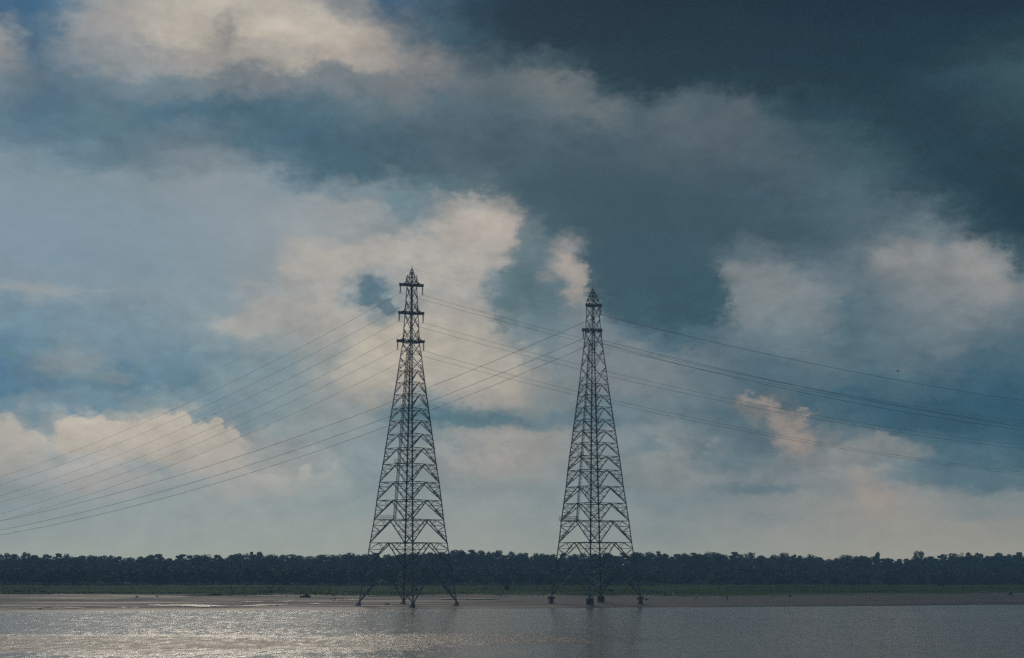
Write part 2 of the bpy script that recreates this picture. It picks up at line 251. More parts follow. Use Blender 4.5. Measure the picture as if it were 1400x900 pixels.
def build_sky():
    N = NT(wt)
    out = N.n('ShaderNodeOutputWorld')
    bg = N.n('ShaderNodeBackground')
    bg.inputs['Strength'].default_value = SKY_STRENGTH
    wt.links.new(bg.outputs[0], out.inputs[0])
    sky = N.n('ShaderNodeTexSky')
    sky.sky_type = 'NISHITA'
    sky.sun_disc = False
    sky.sun_elevation = SUN_EL
    sky.sun_rotation = SUN_AZ
    sky.air_density = 1.2
    sky.dust_density = 2.0
    d = N.n('ShaderNodeTexCoord').outputs['Generated']
    dx, dy, dz = N.sep(d)
    hyp = N.math('SQRT', N.math('ADD', N.math('MULTIPLY', dx, dx), N.math('MULTIPLY', dy, dy)))
    yy = N.math('MAXIMUM', N.math('MAXIMUM', dy, N.math('MULTIPLY', hyp, 0.35)), 0.02)
    u = N.math('DIVIDE', dx, yy)
    v = N.math('DIVIDE', dz, yy)
    dflat = N.vmath('MULTIPLY', d, (1.0, 1.0, 1.7))
    # ragged edges: the deck is pushed about by turbulence of several sizes
    n1 = N.vmath('SUBTRACT', N.noise(dflat, F / 170, 7, 0.60, col=True), (0.5, 0.5, 0.5))
    n2 = N.vmath('SUBTRACT', N.noise(N.vmath('ADD', dflat, (7.3, 2.1, 4.4)), F / 45, 6, 0.62, col=True), (0.5, 0.5, 0.5))
    low = N.mapr(v, 0.0, 0.075, 0.25, 1.0)
    n3 = N.vmath('SUBTRACT', N.noise(N.vmath('ADD', dflat, (2.9, 6.6, 1.2)), F / 15, 5, 0.6, col=True), (0.5, 0.5, 0.5))
    o1 = N.vmath('SCALE', n1, 115.0 / F)
    o2 = N.vmath('SCALE', n2, 80.0 / F)
    o3 = N.vmath('SCALE', n3, 28.0 / F)
    fine = N.vmath('ADD', N.vmath('SCALE', o2, 0.45), o3)
    pu = N.vmath('ADD', N.comb(u, v, 0.0), N.vmath('MULTIPLY', N.vmath('SCALE', fine, low), (1.0, 1.0, 0.0)))
    off = N.vmath('SCALE', N.vmath('ADD', N.vmath('ADD', o1, o2), o3), low)
    ox, oy, oz = N.sep(off)
    u = N.math('ADD', u, ox)
    v = N.math('ADD', v, N.math('MULTIPLY', oz, 0.8))
    U = N.mapr(u, -0.8, 0.8)
    col = None
    pv = None
    for (py, stops) in reversed(DECK):           # from the horizon up
        vv = ray(700, py)[1]
        if py < -100:
            vv = ray(700, -60)[1] + (-60 - py) * 0.0009
        st = []
        for (px, r, g, b) in stops:
            uu = ray(px, max(py, 0))[0]
            st.append((min(1, max(0, (uu + 0.8) / 1.6)), behind_air((r, g, b), py)))
        c = N.ramp(U, st)
        if col is None:
            col = c
        else:
            col = N.mix(N.mapr(v, pv, vv, smooth=True), col, c)
        pv = vv
    # heaped clouds with crisp sunlit heads: overlapping puffs that melt away downwards
    for rgb, op, soft, bot, puffs in PUFFS:
        m = None
        for (px, py, rx, ry) in puffs:
            a, b = ray(px, py)
            q = N.vmath('MULTIPLY', N.vmath('SUBTRACT', pu, (a, b, 0.0)), (F / rx, F / ry, 0.0))
            k = N.mapr(N.vmath('LENGTH', q), 1.0 + soft, 1.0 - soft, smooth=True)
            m = k if m is None else N.math('MAXIMUM', m, k)
        vb, vt = ray(700, bot[1])[1], ray(700, bot[0])[1]
        m = N.math('MULTIPLY', m, N.mapr(v, vb, vt, 0.0, op, smooth=True))
        near = min((d[0] for d in DECK), key=lambda q: abs(q - puffs[0][1]))
        col = N.mix(m, col, behind_air(rgb, near))
    # billows inside the clouds
    nb = N.noise(N.vmath('ADD', dflat, (1.7, 9.2, 3.1)), F / 120, 8, 0.58)
    nf = N.noise(N.vmath('ADD', dflat, (5.5, 0.4, 8.8)), F / 30, 6, 0.6)
    amt = N.math('ADD', N.math('MULTIPLY', N.math('SUBTRACT', nb, 0.5), 0.62), N.math('MULTIPLY', N.math('SUBTRACT', nf, 0.5), 0.50))
    # smooth grey veils: the even sheet at the left and the underside of the storm cloud
    veil = None
    for (px, py, rx, ry) in VEILS:
        a, b = ray(px, py)
        q = N.vmath('MULTIPLY', N.vmath('SUBTRACT', pu, (a, b, 0.0)), (F / rx, F / ry, 0.0))
        k = N.mapr(N.vmath('LENGTH', q), 1.3, 0.6, 0.0, 0.65, smooth=True)
        veil = k if veil is None else N.math('MAXIMUM', veil, k)
    amt = N.math('MULTIPLY', amt, N.math('SUBTRACT', 1.0, veil))
    amt = N.math('ADD', N.math('MULTIPLY', amt, low), 1.0)
    col = N.mix(1.0, col, N.comb(amt, amt, amt), 'MULTIPLY')
    clouds = N.mix(1.0, col, (0.94 / SKY_STRENGTH,) * 3, 'MULTIPLY')
    air = N.mix(1.0, sky.outputs[0], (0.006,) * 3, 'MULTIPLY')
    tot = N.mix(1.0, clouds, air, 'ADD')
    wt.links.new(tot, bg.inputs['Color'])


build_sky()


# ------------------------------------------------------------------ materials
def new_mat(name):
    m = bpy.data.materials.new(name)
    m.use_nodes = True
    t = m.node_tree
    b = t.nodes['Principled BSDF']
    return m, NT(t), b


def mat_plain(name, rgb, rough=0.7, var=0.25, scale=1.5, metal=0.0):
    m, N, b = new_mat(name)
    g = N.n('ShaderNodeNewGeometry')
    nz = N.noise(g.outputs['Position'], scale, 5, 0.6)
    f = N.mapr(nz, 0.25, 0.75, 1 - var, 1 + var)
    col = N.mix(1.0, rgb, N.comb(f, f, f), 'MULTIPLY')
    N.put(b.inputs['Base Color'], col)
    b.inputs['Roughness'].default_value = rough
    b.inputs['Metallic'].default_value = metal
    return m


M = {}
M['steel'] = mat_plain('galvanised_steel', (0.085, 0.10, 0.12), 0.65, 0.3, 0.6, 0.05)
M['ladder'] = mat_plain('faded_red_paint', (0.42, 0.34, 0.33), 0.7, 0.3, 1.0)
M['wire'] = mat_plain('aluminium_strand', (0.08, 0.085, 0.09), 0.6, 0.1, 0.2, 0.2)
M['brown_glaze'] = mat_plain('brown_glazed_porcelain', (0.30, 0.17, 0.15), 0.35, 0.2, 2.0)
M['grey_glaze'] = mat_plain('grey_glazed_porcelain', (0.20, 0.19, 0.20), 0.35, 0.2, 2.0)
M['concrete'] = mat_plain('weathered_concrete', (0.27, 0.25, 0.24), 0.9, 0.35, 1.2)
M['dark_concrete'] = mat_plain('wet_dark_concrete', (0.09, 0.085, 0.085), 0.8, 0.4, 1.2)
M['pink_concrete'] = mat_plain('mud_stained_concrete', (0.28, 0.20, 0.19), 0.9, 0.35, 1.2)
M['bark'] = mat_plain('grey_brown_bark', (0.10, 0.085, 0.07), 0.9, 0.3, 2.0)
M['wood'] = mat_plain('grey_weathered_wood', (0.14, 0.125, 0.11), 0.9, 0.3, 3.0)
M['rock'] = mat_plain('dark_wet_rock', (0.07, 0.065, 0.065), 0.7, 0.4, 2.0)
M['tin'] = mat_plain('pale_tin_sheet', (0.62, 0.62, 0.60), 0.5, 0.15, 1.0)
M['thatch'] = mat_plain('old_thatch', (0.20, 0.17, 0.15), 0.95, 0.3, 2.0)
M['hut_wall'] = mat_plain('woven_bamboo_wall', (0.22, 0.19, 0.17), 0.9, 0.3, 2.0)
M['blue_cloth'] = mat_plain('blue_plastic_sheet', (0.02, 0.045, 0.14), 0.5, 0.25, 1.5)
M['white_cloth'] = mat_plain('white_plastic_sheet', (0.75, 0.75, 0.73), 0.7, 0.1, 1.0)
M['feather'] = mat_plain('white_feather', (0.8, 0.8, 0.78), 0.8, 0.05, 3.0)
M['dark_feather'] = mat_plain('black_feather', (0.015, 0.015, 0.017), 0.7, 0.2, 3.0)
M['bill'] = mat_plain('yellow_bill', (0.5, 0.33, 0.06), 0.5, 0.1, 3.0)


def foliage_mat(name, a, b_, scale):
    m, N, b = new_mat(name)
    g = N.n('ShaderNodeNewGeometry')
    oi = N.n('ShaderNodeObjectInfo')
    nz = N.noise(g.outputs['Position'], scale, 4, 0.6)
    f = N.math('ADD', N.math('MULTIPLY', nz, 0.8), N.math('MULTIPLY', oi.outputs['Random'], 0.5))
    col = N.mix(N.mapr(f, 0.3, 1.0), a, b_)
    N.put(b.inputs['Base Color'], col)
    b.inputs['Roughness'].default_value = 0.65
    b.inputs['Specular IOR Level'].default_value = 0.08
    return m


M['leaf'] = foliage_mat('broad_leaf_foliage', (0.020, 0.034, 0.018), (0.046, 0.066, 0.030), 0.35)
M['shrub_leaf'] = foliage_mat('shrub_foliage', (0.030, 0.050, 0.022), (0.052, 0.076, 0.030), 0.6)
M['grass'] = foliage_mat('grass_blades', (0.032, 0.076, 0.008), (0.056, 0.096, 0.013), 0.03)
M['dry_brush'] = foliage_mat('dark_drift_brush', (0.030, 0.028, 0.022), (0.050, 0.048, 0.030), 0.8)


# ------------------------------------------------------------------ mesh helpers
class MB:
    def __init__(s):
        s.v, s.f = [], []

    def bar(s, a, b, w, h=None):
        a, b = Vector(a), Vector(b)
        h = h or w
        d = b - a
        if d.length < 1e-6:
            return s
        d.normalize()
        ref = Vector((0, 0, 1)) if abs(d.z) < 0.9 else Vector((0, 1, 0))
        x = d.cross(ref).normalized()
        y = x.cross(d).normalized()
        i = len(s.v)
        for p in (a, b):
            for sx, sy in ((-1, -1), (1, -1), (1, 1), (-1, 1)):
                s.v.append(tuple(p + x * (sx * w / 2) + y * (sy * h / 2)))
        s.f += [(i, i + 3, i + 2, i + 1), (i + 4, i + 5, i + 6, i + 7)]
        for k in range(4):
            j = (k + 1) % 4
            s.f.append((i + k, i + j, i + 4 + j, i + 4 + k))
        return s

    def angle_bar(s, pts, w, t, inward):
        """an L-section (angle iron) following pts; inward = two horizontal unit vectors of its flanges"""
        p, q = inward
        prof = [Vector((0, 0, 0)), p * w, p * w + q * t, p * t + q * t, p * t + q * w, q * w]
        i = len(s.v)
        for c in pts:
            for o in prof:
                s.v.append(tuple(Vector(c) + o))
        n = len(prof)
        for k in range(len(pts) - 1):
            for j in range(n):
                j2 = (j + 1) % n
                s.f.append((i + k * n + j, i + k * n + j2, i + (k + 1) * n + j2, i + (k + 1) * n + j))
        s.f.append(tuple(i + j for j in reversed(range(n))))
        e = i + (len(pts) - 1) * n
        s.f.append(tuple(e + j for j in range(n)))
        return s

    def box(s, c, size, rot=0.0, taper=1.0):
        cx, cy, cz = c
        i = len(s.v)
        ca, sa = math.cos(rot), math.sin(rot)
        for z, k in ((-0.5, 1.0), (0.5, taper)):
            for sx, sy in ((-1, -1), (1, -1), (1, 1), (-1, 1)):
                x, y = sx * size[0] / 2 * k, sy * size[1] / 2 * k
                s.v.append((cx + x * ca - y * sa, cy + x * sa + y * ca, cz + z * size[2]))
        s.f += [(i, i + 3, i + 2, i + 1), (i + 4, i + 5, i + 6, i + 7)]
        for k in range(4):
            j = (k + 1) % 4
            s.f.append((i + k, i + j, i + 4 + j, i + 4 + k))
        return s

    def lathe(s, c, prof, n=8, axis=None):
        """profile [(radius, height)] turned about a vertical axis through c"""
        i = len(s.v)
        c = Vector(c)
        for r, z in prof:
            for k in range(n):
                a = 2 * math.pi * k / n
                s.v.append((c.x + r * math.cos(a), c.y + r * math.sin(a), c.z + z))
        for j in range(len(prof) - 1):
            for k in range(n):
                k2 = (k + 1) % n
                s.f.append((i + j * n + k, i + j * n + k2, i + (j + 1) * n + k2, i + (j + 1) * n + k))
        s.f.append(tuple(i + k for k in reversed(range(n))))
        e = i + (len(prof) - 1) * n
        s.f.append(tuple(e + k for k in range(n)))
        return s

    def tube(s, pts, radii, n=6):
        i = len(s.v)
        pts = [Vector(p) for p in pts]
        for j, p in enumerate(pts):
            d = (pts[min(j + 1, len(pts) - 1)] - pts[max(j - 1, 0)]).normalized()
            ref = Vector((0, 0, 1)) if abs(d.z) < 0.9 else Vector((0, 1, 0))
            x = d.cross(ref).normalized()
            y = x.cross(d)
            r = radii[j] if isinstance(radii, (list, tuple)) else radii
            for k in range(n):
                a = 2 * math.pi * k / n
                s.v.append(tuple(p + x * (r * math.cos(a)) + y * (r * math.sin(a))))
        for j in range(len(pts) - 1):
            for k in range(n):
                k2 = (k + 1) % n
                s.f.append((i + j * n + k, i + j * n + k2, i + (j + 1) * n + k2, i + (j + 1) * n + k))
        s.f.append(tuple(i + k for k in reversed(range(n))))
        e = i + (len(pts) - 1) * n
        s.f.append(tuple(e + k for k in range(n)))
        return s

    def build(s, name, mat, parent=None, smooth=False):
        me = bpy.data.meshes.new(name)
        me.from_pydata([tuple(p) for p in s.v], [], s.f)
        me.materials.append(mat)
        if smooth:
            me.polygons.foreach_set('use_smooth', [True] * len(me.polygons))
        o = bpy.data.objects.new(name, me)
        COL.objects.link(o)
        o.parent = parent
        return o


def empty(name, loc, rz=0.0):
    o = bpy.data.objects.new(name, None)
    o.location = loc
    o.rotation_euler = (0, 0, rz)
    o.empty_display_size = 0.5
    COL.objects.link(o)
    return o


def tag(o, label=None, cat=None, group=None, kind=None):
    if label:
        o['label'] = label
    if cat:
        o['category'] = cat
    if group:
        o['group'] = group
    if kind:
        o['kind'] = kind
    return o


def copy_tree(root):
    r = root.copy()
    COL.objects.link(r)
    for ch in root.children:
        c = ch.copy()
        COL.objects.link(c)
        c.parent = r
        for g in ch.children:
            e = g.copy()
            COL.objects.link(e)
            e.parent = c
    return r


# ------------------------------------------------------------------ terrain: river, mud bank, meadow
_rs = np.random.RandomState(4)
_ph = _rs.rand(40) * 6.283


def wob(x, f, k):
    return np.sin(x * f + _ph[k]) * 0.6 + np.sin(x * f * 2.3 + _ph[k + 1]) * 0.3 + np.sin(x * f * 5.1 + _ph[k + 2]) * 0.18


def shore(x):
    xc = np.clip(x, -420, 420)
    return 403 + (xc + 145) * 0.2265 + 2.2 * wob(x, 0.05, 0) + 0.7 * wob(x, 0.31, 4)


def meadow_edge(x):
    return 562 + np.maximum(0, np.clip(x, -600, 420) - 60) * 0.30 + 9 * wob(x, 0.035, 8) + 4 * wob(x, 0.17, 12)


def ground_z(x, y):
    s = y - shore(x)
    z = np.interp(s, [-400, -40, 0, 1.0, 12, 60, 120, 160, 400, 6000], [-6, -1.2, -0.02, 0.20, 0.30, 0.55, 0.95, 1.25, 1.7, 3.0])
    land = np.clip((s - 1) / 10, 0, 1)
    z = z + land * (0.10 * wob(x + y * 1.7, 0.07, 16) * wob(y - x * 0.2, 0.21, 20) + 0.05 * wob(y + 0.15 * x, 0.55, 24))
    return z


def gz(x, y):
    return float(ground_z(np.array([x], float), np.array([y], float))[0])


def grid_mesh(name, xs, ys, zf, mat):
    X, Y = np.meshgrid(xs, ys)
    Z = zf(X.ravel(), Y.ravel())
    V = np.stack([X.ravel(), Y.ravel(), Z], 1)
    nx, ny = len(xs), len(ys)
    i = (np.arange(ny - 1)[:, None] * nx + np.arange(nx - 1)[None, :]).ravel()
    Fc = np.stack([i, i + 1, i + nx + 1, i + nx], 1)
    me = bpy.data.meshes.new(name)
    me.from_pydata(V.tolist(), [], Fc.tolist())
    me.materials.append(mat)
    me.polygons.foreach_set('use_smooth', [True] * len(me.polygons))
    o = bpy.data.objects.new(name, me)
    COL.objects.link(o)
    return o, X.ravel(), Y.ravel()


def ground_material():
    m, N, b = new_mat('mud_and_meadow')
    g = N.n('ShaderNodeNewGeometry')
    pos = g.outputs['Position']
    a = N.n('ShaderNodeAttribute', attribute_name='bank')
    s = a.outputs['Fac']
    k = N.n('ShaderNodeAttribute', attribute_name='meadow').outputs['Fac']
    st = N.vmath('MULTIPLY', pos, (0.030, 0.15, 0.0))
    n1 = N.noise(st, 1.0, 6, 0.62)
    n2 = N.noise(N.vmath('MULTIPLY', pos, (0.3, 0.9, 0.3)), 1.0, 5, 0.6)
    mud = N.mix(N.mapr(n1, 0.32, 0.68), (0.080, 0.070, 0.067), (0.225, 0.192, 0.183))
    mud = N.mix(N.mapr(n2, 0.35, 0.7, 0, 0.5), mud, (0.14, 0.125, 0.118))
    wet = N.mapr(N.math('ADD', s, N.mapr(n1, 0.3, 0.7, -7, 7)), 2.0, 24.0, 0.95, 0.0)
    streak = N.mapr(N.noise(N.vmath('MULTIPLY', pos, (0.010, 0.11, 0.0)), 1.0, 4, 0.55), 0.50, 0.58, 0.0, 0.85)
    streak2 = N.mapr(N.noise(N.vmath('ADD', N.vmath('MULTIPLY', pos, (0.022, 0.20, 0.0)), (5.0, 1.0, 0.0)), 1.0, 5, 0.6), 0.50, 0.59, 0.0, 0.75)
    wetall = N.math('MAXIMUM', N.math('MAXIMUM', wet, streak), streak2)
    mud = N.mix(wetall, mud, (0.045, 0.040, 0.040))
    n3 = N.noise(N.vmath('MULTIPLY', pos, (0.012, 0.05, 0.0)), 1.0, 5, 0.6)
    grass = N.mix(N.mapr(n3, 0.38, 0.62), (0.032, 0.076, 0.008), (0.056, 0.096, 0.013))
    grass = N.mix(N.mapr(n2, 0.45, 0.8, 0, 0.25), grass, (0.075, 0.085, 0.04))
    e = N.mapr(N.math('ADD', k, N.mapr(n1, 0.25, 0.75, -34, 34)), -4.0, 4.0)
    col = N.mix(e, mud, grass)
    N.put(b.inputs['Base Color'], col)
    rough = N.math('ADD', N.mapr(wetall, 0, 1, 0.85, 0.50), N.math('MULTIPLY', e, 0.2), clamp=True)
    N.put(b.inputs['Roughness'], rough)
    N.put(b.inputs['Specular IOR Level'], N.mapr(e, 0, 1, 0.30, 0.03))
    bp = N.n('ShaderNodeBump')
    bp.inputs['Strength'].default_value = 0.5
    bp.inputs['Distance'].default_value = 0.25
    N.put(bp.inputs['Height'], n2)
    N.put(b.inputs['Normal'], bp.outputs[0])
    return m


xs = np.concatenate([[-2300, -1600, -1000, -700, -500], np.arange(-400, 401, 4.0), [500, 700, 1000, 1600, 2300]])
ys = np.concatenate([[-600, -200, 0, 100, 200, 280, 330], np.arange(370, 520, 1.5), np.arange(520, 700, 5.0), np.arange(700, 1000, 20), [1100, 1300, 1700, 2300]])
ground, GX, GY = grid_mesh('ground', xs, ys, ground_z, ground_material())
tag(ground, kind='structure')
ground.data.attributes.new('bank', 'FLOAT', 'POINT').data.foreach_set('value', (GY - shore(GX)).astype(np.float32))
ground.data.attributes.new('meadow', 'FLOAT', 'POINT').data.foreach_set('value', (GY - meadow_edge(GX)).astype(np.float32))


# breezy reaches of the river: centre, half-sizes in metres, strength
REACHES = [(-78.0, 252.0, 64.0, 23.0, 0.62), (-6.0, 266.0, 24.0, 18.0, 0.34)]


def water_material():
    m, N, b = new_mat('muddy_river_water')
    g = N.n('ShaderNodeNewGeometry')
    pos = g.outputs['Position']
    px, py, pz = N.sep(pos)
    n1 = N.noise(N.vmath('MULTIPLY', pos, (0.55, 1.6, 0.0)), 1.0, 3, 0.55)
    n2 = N.noise(N.vmath('MULTIPLY', pos, (0.16, 0.42, 0.0)), 1.0, 3, 0.55)
    n3 = N.noise(N.vmath('MULTIPLY', pos, (2.2, 4.5, 0.0)), 1.0, 2, 0.5)
    # wind: cat's-paws of several sizes, and two broad breezy reaches on the left
    p1 = N.noise(N.vmath('ADD', N.vmath('MULTIPLY', pos, (0.012, 0.028, 0.0)), (3.0, 8.0, 0.0)), 1.0, 4, 0.55)
    p2 = N.noise(N.vmath('ADD', N.vmath('MULTIPLY', pos, (0.10, 0.085, 0.0)), (9.0, 2.0, 0.0)), 1.0, 3, 0.6)
    p3 = N.noise(N.vmath('MULTIPLY', pos, (0.42, 0.16, 0.0)), 1.0, 2, 0.6)
    wx = N.math('ADD', px, N.math('MULTIPLY', N.math('SUBTRACT', p1, 0.5), 60.0))
    wy = N.math('ADD', py, N.math('ADD', N.math('MULTIPLY', N.math('SUBTRACT', p1, 0.5), 40.0), N.math('MULTIPLY', N.math('SUBTRACT', p2, 0.5), 26.0)))
    reach = None
    for (cx, cy, rx, ry, op) in REACHES:
        q = N.comb(N.math('DIVIDE', N.math('SUBTRACT', wx, cx), rx), N.math('DIVIDE', N.math('SUBTRACT', wy, cy), ry), 0.0)
        k = N.mapr(N.vmath('LENGTH', q), 1.35, 0.65, 0.0, op, smooth=True)
        reach = k if reach is None else N.math('MAXIMUM', reach, k)
    p4 = N.noise(N.vmath('ADD', N.vmath('MULTIPLY', pos, (0.20, 0.055, 0.0)), (4.0, 4.0, 0.0)), 1.0, 3, 0.6)
    gust = N.math('ADD', N.mapr(p1, 0.35, 0.65, 0.05, 0.10), reach)
    gust = N.math('MULTIPLY', gust, N.mapr(p2, 0.3, 0.7, 0.72, 1.28))
    gust = N.math('MULTIPLY', gust, N.mapr(p3, 0.32, 0.68, 0.35, 1.65))
    gust = N.math('MULTIPLY', gust, N.mapr(p4, 0.3, 0.7, 0.75, 1.25))
    p5 = N.noise(N.vmath('ADD', N.vmath('MULTIPLY', pos, (0.75, 0.20, 0.0)), (2.0, 7.0, 0.0)), 1.0, 3, 0.65)
    gust = N.math('MULTIPLY', gust, N.mapr(p5, 0.33, 0.67, 0.45, 1.6))
    gust = N.math('MAXIMUM', N.math('MINIMUM', gust, 1.0), 0.03)
    N.put(b.inputs['Roughness'], N.mapr(gust, 0.0, 1.0, 0.155, 0.44))
    h = N.math('ADD', N.math('MULTIPLY', n1, 0.55), N.math('MULTIPLY', n2, 0.9))
    h = N.math('ADD', h, N.math('MULTIPLY', n3, 0.12))
    bp = N.n('ShaderNodeBump')
    N.put(bp.inputs['Strength'], N.mapr(gust, 0.0, 1.0, 0.12, 1.0))
    bp.inputs['Distance'].default_value = 1.6
    N.put(bp.inputs['Height'], h)
    N.put(b.inputs['Normal'], bp.outputs[0])
    c = N.mix(N.mapr(N.math('ADD', N.math('MULTIPLY', p5, 0.6), N.math('MULTIPLY', p4, 0.4)), 0.36, 0.64), (0.150, 0.112, 0.082), (0.300, 0.224, 0.168))  # light and dark of the ripples painted into the base colour as streaks
    N.put(b.inputs['Base Color'], c)
    b.inputs['IOR'].default_value = 1.33
    return m


M['river'] = water_material()
river, _, _ = grid_mesh('river', np.array([-2300, -1000, -300, 0, 300, 1000, 2300.]), np.array([-600, 0, 200, 300, 400, 520.]), lambda x, y: np.zeros_like(x), M['river'])
tag(river, kind='structure')


def pool_material():
    m, N, b = new_mat('still_pool_water')
    g = N.n('ShaderNodeNewGeometry')
    n = N.noise(N.vmath('MULTIPLY', g.outputs['Position'], (0.5, 1.2, 0.0)), 1.0, 3, 0.5)
    bp = N.n('ShaderNodeBump')
    bp.inputs['Strength'].default_value = 0.5
    bp.inputs['Distance'].default_value = 0.5
    N.put(bp.inputs['Height'], n)
    N.put(b.inputs['Normal'], bp.outputs[0])
    b.inputs['Base Color'].default_value = (0.13, 0.115, 0.105, 1)
    b.inputs['Roughness'].default_value = 0.30
    b.inputs['IOR'].default_value = 1.33
    return m


M['pool'] = pool_material()
# still pools left on the mud bank: (x from, x to, row at left, row at right, thickness in rows)
POOLS = [(-10, 62, 832, 831, 1.0), (70, 118, 831, 831, 0.9), (163, 176, 830.6, 830.6, 0.8), (180, 190, 830.6, 830.6, 0.8),
         (203, 315, 827, 829.5, 3.0), (318, 402, 829, 826, 1.6), (330, 362, 823, 822.6, 0.9), (372, 408, 822.6, 822.4, 0.9), (422, 446, 825.6, 825.6, 1.3),
         (452, 492, 820.8, 820.8, 1.6), (602, 690, 819.4, 818.6, 1.2), (1332, 1362, 810.2, 810.4, 1.0), (1140, 1215, 820, 820.5, 0.7), (905, 985, 813.2, 813, 0.6)]


def row_dist(py, z):
    return (z - CAM_H) / ray(700, py)[1]


for i, (x0, x1, r0, r1, th) in enumerate(POOLS):
    n = 26
    near, far = [], []
    for k in range(n + 1):
        t = k / n
        px = x0 + (x1 - x0) * t
        r = r0 + (r1 - r0) * t
        wd = th * (0.12 + 0.88 * math.sin(math.pi * t) ** 0.55) * (0.75 + 0.25 * math.sin(9 * t + i * 2.1))
        zz = 0.45
        for q in range(4):
            D = row_dist(r, zz)
            P = at(px, r, D)
            zz = gz(P.x, P.y) + 0.06
        dn, df = row_dist(r + wd / 2, zz), row_dist(r - wd / 2, zz)
        near.append(at(px, r + wd / 2, dn))
        far.append(at(px, r - wd / 2, df))
    lvl = max(ground_z(np.array([p.x for p in near + far]), np.array([p.y for p in near + far]))) + 0.05
    b = MB()
    b.v = [(p.x, p.y, lvl) for p in near] + [(p.x, p.y, lvl) for p in far]
    b.f = [(k, k + 1, n + 2 + k, n + 1 + k) for k in range(n)]
    o = b.build('pool_water', M['pool'])
    tag(o, kind='structure')

# ------------------------------------------------------------------ lattice pylons
SUB_LIMIT = 3      # the lowest panels whose small lattice bars are separate parts


def z_at(py, D):
    return CAM_H + ray(700, py)[1] * D


